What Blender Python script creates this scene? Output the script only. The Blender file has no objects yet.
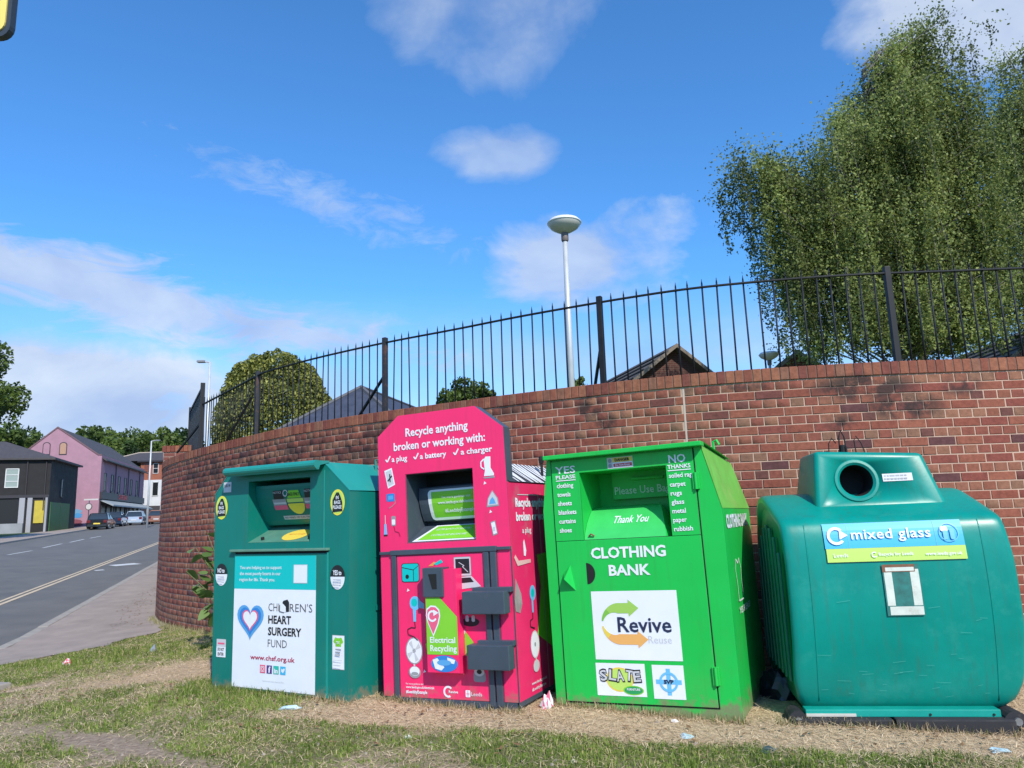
import bpy, bmesh, math, random
import numpy as np
from mathutils import Vector, Matrix
random.seed(7); RNG = np.random.default_rng(7)
S = bpy.context.scene; COL = S.collection; PI = math.pi; R = math.radians

# ------------------------------------------------------------------ camera
EYE = Vector((0, 0, 1.3)); FPX = 745.0
PITCH = math.atan(132 / 745.0); ROLL = R(1.8)
fwd = Vector((0, math.cos(PITCH), math.sin(PITCH)))
up0 = Vector((1, 0, 0)).cross(fwd)
rgt = Vector((1, 0, 0)) * math.cos(ROLL) - up0 * math.sin(ROLL)
upv = Vector((1, 0, 0)) * math.sin(ROLL) + up0 * math.cos(ROLL)
cam_d = bpy.data.cameras.new('camera'); cam = bpy.data.objects.new('camera', cam_d); COL.objects.link(cam)
cam.matrix_world = Matrix(((rgt.x, upv.x, -fwd.x, EYE.x), (rgt.y, upv.y, -fwd.y, EYE.y), (rgt.z, upv.z, -fwd.z, EYE.z), (0, 0, 0, 1)))
cam_d.sensor_width = 36; cam_d.lens = 36 * FPX / 1024; cam_d.clip_start = 0.05; cam_d.clip_end = 3000
S.camera = cam

# ------------------------------------------------------------------ light
SUN_AZ = math.atan2(.37, -.93); SUN_EL = R(41)
sd = bpy.data.lights.new('sun', 'SUN'); sd.energy = 4.8; sd.angle = R(.53); sd.color = (1.0, .93, .82)
so = bpy.data.objects.new('sun', sd); COL.objects.link(so)
sdir = Vector((math.sin(SUN_AZ) * math.cos(SUN_EL), math.cos(SUN_AZ) * math.cos(SUN_EL), math.sin(SUN_EL)))
so.rotation_euler = sdir.to_track_quat('Z', 'Y').to_euler(); so.location = (4, -12, 14)
S.view_settings.view_transform = 'Standard'; S.view_settings.look = 'None'
S.view_settings.exposure = 0.0; S.view_settings.gamma = 1

W = bpy.data.worlds.new('World'); S.world = W; W.use_nodes = True
nt = W.node_tree; nt.nodes.clear()
def NN(t, nt_=None, **k):
    n = (nt_ or nt).nodes.new(t)
    for a, b in k.items(): setattr(n, a, b)
    return n
def LK(a, b, nt_=None): (nt_ or nt).links.new(a, b)
def mth(op, a, b=None, c=None, nt_=None, clamp=False):
    n = NN('ShaderNodeMath', nt_, operation=op, use_clamp=clamp)
    for i, v in enumerate((a, b, c)):
        if v is None: continue
        if isinstance(v, (int, float)): n.inputs[i].default_value = v
        else: LK(v, n.inputs[i], nt_)
    return n.outputs[0]
sky = NN('ShaderNodeTexSky', sky_type='NISHITA', sun_disc=False, sun_elevation=SUN_EL, sun_rotation=SUN_AZ % (2 * PI))
sky.air_density = 1.0; sky.dust_density = .3; sky.ozone_density = 4.0; sky.altitude = 50
tint = NN('ShaderNodeMix', data_type='RGBA', blend_type='MULTIPLY'); tint.inputs[0].default_value = 1
LK(sky.outputs[0], tint.inputs[6]); tint.inputs[7].default_value = (.62, 1.19, 1.60, 1)
tc = NN('ShaderNodeTexCoord'); sep = NN('ShaderNodeSeparateXYZ'); LK(tc.outputs['Generated'], sep.inputs[0])
az = mth('ARCTAN2', sep.outputs[0], sep.outputs[1]); el = mth('ARCSINE', sep.outputs[2])
cmb = NN('ShaderNodeCombineXYZ'); LK(az, cmb.inputs[0]); LK(el, cmb.inputs[1])
def noise_w(scale, detail, rough, sx=1, sy=1, off=0, dist=.0):
    mp = NN('ShaderNodeMapping'); mp.inputs['Scale'].default_value = (sx, sy, 1); mp.inputs['Location'].default_value = (off, off * .7, off * .3)
    LK(cmb.outputs[0], mp.inputs[0])
    n = NN('ShaderNodeTexNoise'); n.inputs['Scale'].default_value = scale; n.inputs['Detail'].default_value = detail
    n.inputs['Roughness'].default_value = rough; n.inputs['Distortion'].default_value = dist
    LK(mp.outputs[0], n.inputs['Vector']); return n.outputs['Fac']
nz_soft = noise_w(5.5, 8, .56, 1, 1.5, 0, .3); nz_wisp = noise_w(9, 9, .66, 1, 3.0, 3.1, .6); nz_fine = noise_w(17, 9, .68, 1, 2.2, 5.7, .5); nz_big = noise_w(3.2, 7, .55, 1, 2.2, 8.3, .2)
def dir_of(px, py):
    d = fwd + rgt * ((px - 512) / FPX) + upv * ((384 - py) / FPX); d.normalize()
    return math.atan2(d.x, d.y), math.asin(d.z)
def blob(px, py, rx, ry, slope, nz, amp, gain, peak):
    """soft cloud mask round a direction; slope tilts it, noise frays it"""
    a0, e0 = dir_of(px, py); rx /= FPX; ry /= FPX
    da = mth('SUBTRACT', az, a0); de = mth('SUBTRACT', el, e0)
    de2 = mth('ADD', de, mth('MULTIPLY', da, slope))
    q = mth('ADD', mth('POWER', mth('ABSOLUTE', mth('DIVIDE', da, rx)), 2.0), mth('POWER', mth('ABSOLUTE', mth('DIVIDE', de2, ry)), 2.0))
    base = mth('SUBTRACT', 1.0, mth('SQRT', q))
    v = mth('ADD', base, mth('MULTIPLY', mth('SUBTRACT', nz, .5), amp))
    return mth('MULTIPLY', mth('MULTIPLY', v, gain, clamp=True), peak)
masks = [
    blob(490, -45, 150, 112, .0, nz_soft, 2.0, 1.3, .62),
    blob(505, 152, 70, 30, .0, nz_soft, 2.2, 1.9, .50),
    blob(335, 204, 140, 24, .22, nz_fine, 4.2, .8, .42),
    blob(130, 300, 320, 40, .15, nz_wisp, 2.6, 1.7, .82),
    blob(575, 266, 100, 58, -.08, nz_soft, 2.8, 2.0, .74),
    blob(985, 0, 125, 70, .0, nz_soft, 1.8, 1.9, .80),
    blob(60, 402, 215, 66, .10, nz_soft, 1.5, 2.4, .92),
    blob(260, 395, 250, 46, .05, nz_big, 1.6, 1.3, .78),
    blob(330, 320, 110, 20, .1, nz_wisp, 2.2, 1.0, .5),
    blob(700, 355, 420, 62, .0, nz_big, 1.6, 1.1, .6)]
gen = mth('MULTIPLY', mth('MULTIPLY', mth('SUBTRACT', nz_big, .56), 5.0, clamp=True), .55)      # the rest of the sky
aa = mth('ABSOLUTE', az); outside = mth('MULTIPLY', mth('SUBTRACT', aa, .75), 3.0, clamp=True)
masks.append(mth('MULTIPLY', gen, outside))
hz = mth('MULTIPLY', mth('SUBTRACT', 1.0, mth('DIVIDE', mth('ABSOLUTE', el), .30), clamp=True), .85)
masks.append(hz)
tot = masks[0]
for m_ in masks[1:]: tot = mth('MAXIMUM', tot, m_)
bg1 = NN('ShaderNodeBackground'); bg2 = NN('ShaderNodeBackground'); mx = NN('ShaderNodeMixShader'); wo = NN('ShaderNodeOutputWorld')
LK(tint.outputs[2], bg1.inputs[0]); bg1.inputs[1].default_value = .15
ccr = NN('ShaderNodeMix', data_type='RGBA'); LK(mth('MULTIPLY', mth('SUBTRACT', nz_soft, .36), 3.0, clamp=True), ccr.inputs[0])
ccr.inputs[6].default_value = (.46, .57, .84, 1); ccr.inputs[7].default_value = (.78, .87, 1.0, 1)
LK(ccr.outputs[2], bg2.inputs[0]); bg2.inputs[1].default_value = .95
LK(tot, mx.inputs[0]); LK(bg1.outputs[0], mx.inputs[1]); LK(bg2.outputs[0], mx.inputs[2]); LK(mx.outputs[0], wo.inputs[0])

# ------------------------------------------------------------------ helpers
def link(o, parent=None):
    COL.objects.link(o)
    if parent is not None: o.parent = parent
    return o
def mesh_np(name, V, F, mats, mi=None, smooth=False):
    me = bpy.data.meshes.new(name); me.from_pydata([tuple(v) for v in V], [], F)
    for m in (mats if isinstance(mats, (list, tuple)) else [mats]): me.materials.append(m)
    if mi is not None: me.polygons.foreach_set('material_index', mi)
    if smooth: me.polygons.foreach_set('use_smooth', [True] * len(me.polygons))
    me.update(); return me
def obj(name, me, parent=None, kind=None, loc=None, label=None):
    o = link(bpy.data.objects.new(name, me), parent)
    if kind: o['kind'] = kind
    if loc is not None: o.location = loc
    if label: o['label'] = label
    return o
def tag(o, label, cat, group=None):
    o['label'] = label; o['category'] = cat
    if group: o['group'] = group
    return o
def thing(name, label, cat, loc=(0, 0, 0), rot=(0, 0, 0), group=None):
    o = link(bpy.data.objects.new(name, None)); o.empty_display_size = .2
    o.location = loc; o.rotation_euler = rot
    return tag(o, label, cat, group)
class MB:
    """collects boxes, prisms and tubes into one mesh"""
    def __init__(s): s.v = []; s.f = []; s.m = []
    def add(s, vs, fs, m=0):
        b = len(s.v); s.v += [tuple(v) for v in vs]; s.f += [tuple(i + b for i in f) for f in fs]; s.m += [m] * len(fs); return s
    def box(s, a, b, m=0):
        x0, y0, z0 = a; x1, y1, z1 = b
        return s.add([(x0, y0, z0), (x1, y0, z0), (x1, y1, z0), (x0, y1, z0), (x0, y0, z1), (x1, y0, z1), (x1, y1, z1), (x0, y1, z1)],
                     [(0, 3, 2, 1), (4, 5, 6, 7), (0, 1, 5, 4), (1, 2, 6, 5), (2, 3, 7, 6), (3, 0, 4, 7)], m)
    def cbox(s, a, b, c=.01, m=0):
        """box with its long edges chamfered (bevel of c)"""
        bm = bmesh.new(); bmesh.ops.create_cube(bm, size=1)
        for v in bm.verts: v.co = Vector([(a[i] + b[i]) / 2 + v.co[i] * (b[i] - a[i]) for i in range(3)])
        bmesh.ops.bevel(bm, geom=bm.edges[:], offset=c, segments=2, affect='EDGES', profile=.6)
        bm.verts.index_update()
        s.add([v.co[:] for v in bm.verts], [[v.index for v in f.verts] for f in bm.faces], m); bm.free(); return s
    def tube(s, pts, r, n=8, m=0, cap=True):
        pts = [Vector(p) for p in pts]; rs = r if isinstance(r, (list, tuple)) else [r] * len(pts)
        vs = []; fs = []
        for i, p in enumerate(pts):
            d = (pts[min(i + 1, len(pts) - 1)] - pts[max(i - 1, 0)]).normalized()
            a = d.orthogonal().normalized() if i == 0 else (pa - d * pa.dot(d)).normalized()
            pa = a; b = d.cross(a)
            for k in range(n):
                t = 2 * PI * k / n; vs.append(tuple(p + (a * math.cos(t) + b * math.sin(t)) * rs[i]))
        for i in range(len(pts) - 1):
            for k in range(n):
                k2 = (k + 1) % n; fs.append((i * n + k, i * n + k2, (i + 1) * n + k2, (i + 1) * n + k))
        if cap: fs.append(tuple(range(n - 1, -1, -1))); fs.append(tuple((len(pts) - 1) * n + k for k in range(n)))
        return s.add(vs, fs, m)
    def prism(s, poly, a, b, m=0, axis=1):
        """polygon in (x,z) extruded along y from a to b (axis=1); axis=0: polygon in (y,z) along x; axis=2: (x,y) along z"""
        n = len(poly)
        def P(p, t): return {1: (p[0], t, p[1]), 0: (t, p[0], p[1]), 2: (p[0], p[1], t)}[axis]
        vs = [P(p, a) for p in poly] + [P(p, b) for p in poly]
        fs = [tuple(range(n)), tuple(range(2 * n - 1, n - 1, -1))] + [(i + n, (i + 1) % n + n, (i + 1) % n, i) for i in range(n)]
        return s.add(vs, fs, m)
    def lathe(s, prof, n=24, m=0, c=(0, 0)):
        vs = []; fs = []
        for r, z in prof:
            for k in range(n): t = 2 * PI * k / n; vs.append((c[0] + r * math.cos(t), c[1] + r * math.sin(t), z))
        for i in range(len(prof) - 1):
            for k in range(n): k2 = (k + 1) % n; fs.append((i * n + k, i * n + k2, (i + 1) * n + k2, (i + 1) * n + k))
        return s.add(vs, fs, m)
    def mesh(s, name, mats, smooth=False, fixn=True):
        me = mesh_np(name, s.v, s.f, mats, s.m, smooth)
        if fixn:
            bm = bmesh.new(); bm.from_mesh(me); bmesh.ops.recalc_face_normals(bm, faces=bm.faces); bm.to_mesh(me); bm.free()
        return me
    def build(s, name, mats, parent=None, smooth=False, kind=None, label=None, fixn=True, loc=None):
        return obj(name, s.mesh(name, mats, smooth, fixn), parent, kind, loc, label)

# ------------------------------------------------------------------ materials
MATS = {}
def mat(name, col, rough=.6, metal=0, var=.0, vscale=8, bump=0, bscale=60, dirt=None, spec=.5, coat=0, dirt_scale=3, dirt_amt=.5, emit=None, stretch=(1, 1, 1), mud=0.0, streak=0.0):
    if name in MATS: return MATS[name]
    m = bpy.data.materials.new(name); m.use_nodes = True; t = m.node_tree; b = t.nodes['Principled BSDF']
    b.inputs['Base Color'].default_value = (*col, 1); b.inputs['Roughness'].default_value = rough
    b.inputs['Metallic'].default_value = metal; b.inputs['Specular IOR Level'].default_value = spec; b.inputs['Coat Weight'].default_value = coat
    out = None
    co = NN('ShaderNodeTexCoord', t); mp = NN('ShaderNodeMapping', t); mp.inputs['Scale'].default_value = stretch; LK(co.outputs['Object'], mp.inputs[0], t)
    if var:
        n = NN('ShaderNodeTexNoise', t); n.inputs['Scale'].default_value = vscale; n.inputs['Detail'].default_value = 6; n.inputs['Roughness'].default_value = .6
        LK(mp.outputs[0], n.inputs['Vector'], t)
        mr = NN('ShaderNodeMapRange', t); mr.inputs[1].default_value = .3; mr.inputs[2].default_value = .7
        mr.inputs[3].default_value = 1 - var; mr.inputs[4].default_value = 1 + var; LK(n.outputs['Fac'], mr.inputs[0], t)
        mm = NN('ShaderNodeMix', t, data_type='RGBA', blend_type='MULTIPLY'); mm.inputs[0].default_value = 1; mm.inputs[6].default_value = (*col, 1)
        LK(mr.outputs[0], mm.inputs[7], t); out = mm.outputs[2]
        r2 = NN('ShaderNodeMapRange', t); r2.inputs[1].default_value = .3; r2.inputs[2].default_value = .7
        r2.inputs[3].default_value = rough * .85; r2.inputs[4].default_value = min(1, rough * 1.2); LK(n.outputs['Fac'], r2.inputs[0], t); LK(r2.outputs[0], b.inputs['Roughness'], t)
    if dirt:
        n = NN('ShaderNodeTexNoise', t); n.inputs['Scale'].default_value = dirt_scale; n.inputs['Detail'].default_value = 9; n.inputs['Roughness'].default_value = .72
        LK(mp.outputs[0], n.inputs['Vector'], t)
        mr = NN('ShaderNodeMapRange', t); mr.inputs[1].default_value = .54; mr.inputs[2].default_value = .72; mr.inputs[3].default_value = 0; mr.inputs[4].default_value = dirt_amt
        LK(n.outputs['Fac'], mr.inputs[0], t)
        mm = NN('ShaderNodeMix', t, data_type='RGBA'); LK(mr.outputs[0], mm.inputs[0], t)
        if out: LK(out, mm.inputs[6], t)
        else: mm.inputs[6].default_value = (*col, 1)
        mm.inputs[7].default_value = (*dirt, 1); out = mm.outputs[2]
    if streak:
        m2 = NN('ShaderNodeMapping', t); m2.inputs['Scale'].default_value = (16, 16, .9); LK(co.outputs['Object'], m2.inputs[0], t)
        n = NN('ShaderNodeTexNoise', t); n.inputs['Scale'].default_value = 1.6; n.inputs['Detail'].default_value = 7; n.inputs['Roughness'].default_value = .7; LK(m2.outputs[0], n.inputs['Vector'], t)
        mr = NN('ShaderNodeMapRange', t); mr.inputs[1].default_value = .52; mr.inputs[2].default_value = .74; mr.inputs[3].default_value = 0; mr.inputs[4].default_value = streak; LK(n.outputs['Fac'], mr.inputs[0], t)
        mm = NN('ShaderNodeMix', t, data_type='RGBA'); LK(mr.outputs[0], mm.inputs[0], t)
        if out: LK(out, mm.inputs[6], t)
        else: mm.inputs[6].default_value = (*col, 1)
        mm.inputs[7].default_value = (col[0] * .4 + .04, col[1] * .45 + .03, col[2] * .4 + .02, 1); out = mm.outputs[2]
    if mud:
        sp = NN('ShaderNodeSeparateXYZ', t); LK(co.outputs['Object'], sp.inputs[0], t)
        n = NN('ShaderNodeTexNoise', t); n.inputs['Scale'].default_value = 11; n.inputs['Detail'].default_value = 9; n.inputs['Roughness'].default_value = .75; LK(mp.outputs[0], n.inputs['Vector'], t)
        h = mth('SUBTRACT', 1.0, mth('DIVIDE', sp.outputs[2], .16, nt_=t), nt_=t, clamp=True)
        f = mth('MULTIPLY', mth('MULTIPLY', mth('ADD', mth('SUBTRACT', n.outputs['Fac'], .62, nt_=t), mth('MULTIPLY', h, .30, nt_=t), nt_=t), 6.0, nt_=t, clamp=True), mud, nt_=t)
        f = mth('MULTIPLY', f, mth('GREATER_THAN', h, .001, nt_=t), nt_=t)
        mm = NN('ShaderNodeMix', t, data_type='RGBA'); LK(f, mm.inputs[0], t)
        if out: LK(out, mm.inputs[6], t)
        else: mm.inputs[6].default_value = (*col, 1)
        mm.inputs[7].default_value = (.23, .18, .12, 1); out = mm.outputs[2]
    if out: LK(out, b.inputs['Base Color'], t)
    if bump:
        n = NN('ShaderNodeTexNoise', t); n.inputs['Scale'].default_value = bscale; n.inputs['Detail'].default_value = 5; LK(mp.outputs[0], n.inputs['Vector'], t)
        bp = NN('ShaderNodeBump', t); bp.inputs['Strength'].default_value = bump; bp.inputs['Distance'].default_value = .02
        LK(n.outputs['Fac'], bp.inputs['Height'], t); LK(bp.outputs[0], b.inputs['Normal'], t)
    MATS[name] = m; return m
M_white = mat('print_white', (.80, .82, .86), .45, var=.03, vscale=5)
M_black = mat('print_black', (.015, .015, .018), .5)
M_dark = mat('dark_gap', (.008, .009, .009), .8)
M_navy = mat('print_navy', (.02, .025, .07), .5)
M_green = mat('green_paint', (.014, .50, .075), .36, var=.05, vscale=2.5, dirt=(.10, .33, .08), dirt_scale=1.6, dirt_amt=.28, bump=.05, bscale=5, mud=.8, streak=.35, spec=.35)
M_green_d = mat('green_paint_skylit', (.15, .48, .07), .45, var=.10, vscale=5, dirt=(.32, .42, .12), dirt_scale=3, dirt_amt=.6)  # yellower green: sky light on the tilted slope put into the colour
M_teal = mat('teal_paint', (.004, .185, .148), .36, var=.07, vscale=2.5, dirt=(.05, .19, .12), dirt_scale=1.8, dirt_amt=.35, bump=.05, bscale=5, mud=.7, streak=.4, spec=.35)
M_teal_l = mat('teal_paint_pale', (.015, .27, .23), .42, var=.08, vscale=3, dirt=(.16, .30, .20), dirt_scale=2, dirt_amt=.4)  # paler teal; on the side slopes it paints in light from above
M_pink = mat('pink_vinyl', (.92, .026, .150), .34, var=.05, vscale=2.5, dirt=(.50, .05, .10), dirt_scale=2.2, dirt_amt=.3, mud=.7, streak=.3)
M_gray = mat('slate_grey_paint', (.055, .075, .10), .42, var=.10, vscale=5, dirt=(.16, .16, .15), dirt_scale=4, dirt_amt=.35)
M_glassb = mat('moulded_green_plastic', (.0, .245, .195), .34, var=.14, vscale=1.8, dirt=(.05, .33, .27), dirt_scale=3.2, dirt_amt=.45, bump=.06, bscale=9, streak=.5, spec=.35)
M_glasse = mat('moulded_green_plastic_shaded', (.004, .16, .10), .42, var=.2, vscale=4, dirt=(.10, .22, .09), dirt_scale=3, dirt_amt=.5)  # darker, mottled plastic: shade on the end panels put into the colour
M_rubber = mat('black_rubber', (.020, .020, .024), .75, var=.2, vscale=12, dirt=(.12, .10, .08), dirt_scale=7, dirt_amt=.5)
M_yellow = mat('print_yellow', (.80, .72, .06), .5)
M_lime = mat('print_lime', (.22, .60, .035), .45, var=.04, vscale=6)
M_lime_p = mat('print_pale_lime', (.50, .72, .14), .45)
M_turq = mat('print_turquoise', (.0, .52, .50), .45)
M_blue = mat('print_blue', (.03, .22, .60), .45)
M_lblue = mat('print_light_blue', (.15, .50, .80), .45)
M_sky = mat('print_sky_blue', (.05, .45, .72), .45)
M_red = mat('print_red', (.62, .03, .05), .5)
M_maroon = mat('print_maroon', (.42, .01, .07), .5)
M_pinkp = mat('print_pink', (.80, .12, .22), .5)
M_grayp = mat('print_grey', (.30, .31, .33), .5)
M_lgray = mat('print_light_grey', (.58, .58, .60), .5)
M_orange = mat('print_orange', (.80, .33, .07), .5)
M_amber = mat('print_amber', (.80, .60, .08), .5)
M_lettgreen = mat('lettering_faded_green', (.20, .38, .23), .6)
M_rust = mat('rusty_metal', (.20, .09, .05), .8, var=.3, vscale=20)
M_steel = mat('dull_steel', (.35, .36, .37), .4, metal=.7, var=.1)

# ------------------------------------------------------------------ flat prints and lettering (frame: x = along face, z = up, facing -y)
def fill(name, parent, shapes, v=-.003, step=.0006, side=None, warp=None):
    """flat printed shapes, each (material, polygon in face coordinates), stacked a hair apart"""
    vs = []; fs = []; ms = []; mats = []
    pieces = []
    for k, (m, poly) in enumerate(shapes):
        if m not in mats: mats.append(m)
        z0, z1 = min(p[1] for p in poly), max(p[1] for p in poly)
        if warp and z1 - z0 > .03:
            bm = bmesh.new(); bm.faces.new([bm.verts.new((a, 0, c)) for a, c in poly]); nn = int((z1 - z0) / .02)
            for i in range(1, nn): bmesh.ops.bisect_plane(bm, geom=bm.verts[:] + bm.edges[:] + bm.faces[:], plane_co=(0, 0, z0 + (z1 - z0) * i / nn), plane_no=(0, 0, 1))
            pieces += [(k, m, [(w.co.x, w.co.z) for w in f.verts]) for f in bm.faces]; bm.free()
        else: pieces.append((k, m, poly))
    for k, m, poly in pieces:
        b = len(vs); y = v - step * k
        for (a, c) in poly:
            if side is not None: vs.append((side - y, a, c))
            else: vs.append((a, y + (warp(c) if warp else 0), c))
        fs.append(tuple(range(b, b + len(poly)))); ms.append(mats.index(m))
    return obj(name, mesh_np(name, vs, fs, mats, ms), parent)
def rect(a, b, c, d): return [(a, b), (c, b), (c, d), (a, d)]
def rrect(a, b, c, d, r=.02, n=4):
    out = []
    for cx, cz, t0 in ((c - r, b + r, -90), (c - r, d - r, 0), (a + r, d - r, 90), (a + r, b + r, 180)):
        for i in range(n + 1): t = R(t0 + 90 * i / n); out.append((cx + r * math.cos(t), cz + r * math.sin(t)))
    return out
def ell(cx, cz, rx, rz, n=20, a0=0, a1=360):
    full = abs(a1 - a0) >= 360
    return [(cx + rx * math.cos(R(a0 + (a1 - a0) * i / (n if full else n - 1))), cz + rz * math.sin(R(a0 + (a1 - a0) * i / (n if full else n - 1)))) for i in range(n)]
def arc_band(m, cx, cz, r0, r1, a0, a1, n=14, sz=1.0):
    out = []
    for i in range(n):
        t0 = R(a0 + (a1 - a0) * i / n); t1 = R(a0 + (a1 - a0) * (i + 1) / n)
        out.append((m, [(cx + r0 * math.cos(t0), cz + sz * r0 * math.sin(t0)), (cx + r1 * math.cos(t0), cz + sz * r1 * math.sin(t0)),
                        (cx + r1 * math.cos(t1), cz + sz * r1 * math.sin(t1)), (cx + r0 * math.cos(t1), cz + sz * r0 * math.sin(t1))]))
    return out
def stroke(m, pts, w):
    out = []
    for (a, b), (c, d) in zip(pts, pts[1:]):
        L = math.hypot(c - a, d - b) or 1; nx, nz = -(d - b) / L * w / 2, (c - a) / L * w / 2
        out.append((m, [(a + nx, b + nz), (a - nx, b - nz), (c - nx, d - nz), (c + nx, d + nz)]))
    return out
def smear(name, parent, shapes, **k):
    k.setdefault('step', .00002); return fill(name, parent, shapes, **k)
def text(body, parent, u, z, h, m, width=None, bold=0.0, shear=0.0, rot=0.0, v=-.006, side=None, warp=None, align='LEFT', name='lettering', plane=None, space=1.0):
    cu = bpy.data.curves.new('t', 'FONT'); cu.body = body; cu.size = 1; cu.offset = bold; cu.shear = shear; cu.resolution_u = 2; cu.space_character = space
    to = bpy.data.objects.new('t', cu); COL.objects.link(to); bpy.context.view_layer.update()
    me = bpy.data.meshes.new_from_object(to.evaluated_get(bpy.context.evaluated_depsgraph_get()))
    bpy.data.objects.remove(to); bpy.data.curves.remove(cu)
    if warp:
        bm = bmesh.new(); bm.from_mesh(me); s0 = h / .72; y0 = min(w.co.y for w in bm.verts); y1 = max(w.co.y for w in bm.verts); k_ = int((y1 - y0) * s0 / .010)
        for i in range(1, k_): bmesh.ops.bisect_plane(bm, geom=bm.verts[:] + bm.edges[:] + bm.faces[:], plane_co=(0, y0 + (y1 - y0) * i / k_, 0), plane_no=(0, 1, 0))
        bm.to_mesh(me); bm.free()
    n = len(me.vertices); co = np.zeros(n * 3); me.vertices.foreach_get('co', co); co = co.reshape(-1, 3)
    x = co[:, 0] - co[:, 0].min(); y = co[:, 1]
    s = h / .72; sx = s if width is None else width / max(x.max(), 1e-6); x = x * sx; y = y * s
    if align == 'CENTER': x = x - x.max() / 2
    c, q = math.cos(rot), math.sin(rot); X = u + x * c - y * q; Z = z + x * q + y * c
    if plane: P = np.array([plane(a, b) for a, b in zip(X, Z)])
    elif side is not None: P = np.stack([np.full(n, side - v), X, Z], 1)
    else:
        Y = np.full(n, float(v))
        if warp: Y = Y + np.array([warp(b) for b in Z])
        P = np.stack([X, Y, Z], 1)
    me.vertices.foreach_set('co', P.astype(float).ravel()); me.materials.clear(); me.materials.append(m); me.update(); me.name = 'lettering'
    return obj(name, me, parent)
def faint_lines(m, a, b, c, d, n, seed=1, w=.5):
    rr = random.Random(seed); out = []; st = (d - b) / n
    for i in range(n):
        z = d - st * (i + .5); x = a + (c - a) * rr.uniform(0, .08)
        while x < c - (c - a) * rr.uniform(.02, .2):
            l = (c - a) * rr.uniform(.06, .18); l = min(l, c - x)
            out.append((m, rect(x, z - st * w / 2, x + l, z + st * w / 2))); x += l + (c - a) * .03
    return out
# ------------------------------------------------------------------ measuring the place
def ray(px, py): return fwd + rgt * ((px - 512) / FPX) + upv * ((384 - py) / FPX)
def at(px, py, Y):
    d = ray(px, py); return EYE + d * (Y / d.y)
def sstep(a, b, x):
    t = np.clip((np.asarray(x, float) - a) / (b - a), 0, 1); return t * t * (3 - 2 * t)
def zroad(y):
    y = np.asarray(y, float); return np.where(y > 10, -.30 + .028 * (np.minimum(y, 150) - 10), -.30 + .01 * (y - 10))
def xkerb(y):
    y = np.asarray(y, float); return np.where(y > 10.7, -7.16 - .333 * (y - 10.7), -7.16 - .55 * (10.7 - y))
def xfar(y): return -37.0 - .345 * (np.asarray(y, float) - 64)
def ztop(x, y):
    """height of pavement and grass, without the road's dip"""
    x = np.asarray(x, float); y = np.asarray(y, float); xk2 = np.where(y > 10.7, -7.16 - .333 * (y - 10.7), -7.16)
    t = sstep(0, 5, x - xk2) * (1 - sstep(13, 20, y))
    bump = .012 * np.sin(x * 2.1 + y * 1.3) * np.sin(y * 2.7 - x) * sstep(0, 1, t) - .05 * np.exp(-((x - 2.75) / .8) ** 2 - ((y - 4.5) / .55) ** 2)
    return zroad(y) * (1 - t) + bump * t
def gp(px, py, z0=0.0):
    d = ray(px, py); d = d / d.y; a = 2.0; b = None
    for y in np.arange(2.5, 140, .5):
        p = EYE + d * float(y)
        if p.z < float(ztop(p.x, p.y)): b = float(y); break
        a = float(y)
    if b is None: return EYE + d * 140
    for _ in range(30):
        m = (a + b) / 2; p = EYE + d * m
        if p.z < float(ztop(p.x, p.y)): b = m
        else: a = m
    return p
# value noise on the plan
_lat = RNG.random((256, 256))
def vnoise(x, y):
    xi = np.floor(x).astype(int); yi = np.floor(y).astype(int); fx = x - xi; fy = y - yi; fx = fx * fx * (3 - 2 * fx); fy = fy * fy * (3 - 2 * fy)
    g = lambda a, b: _lat[a % 256, b % 256]
    return (g(xi, yi) * (1 - fx) + g(xi + 1, yi) * fx) * (1 - fy) + (g(xi, yi + 1) * (1 - fx) + g(xi + 1, yi + 1) * fx) * fy
def fbm(x, y, f=1.0, n=4):
    s = 0; a = .5; t = 0
    for i in range(n): s = s + a * vnoise(x * f + 17.3 * i, y * f - 9.1 * i); t += a; a *= .55; f *= 2.1
    return s / t

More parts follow.
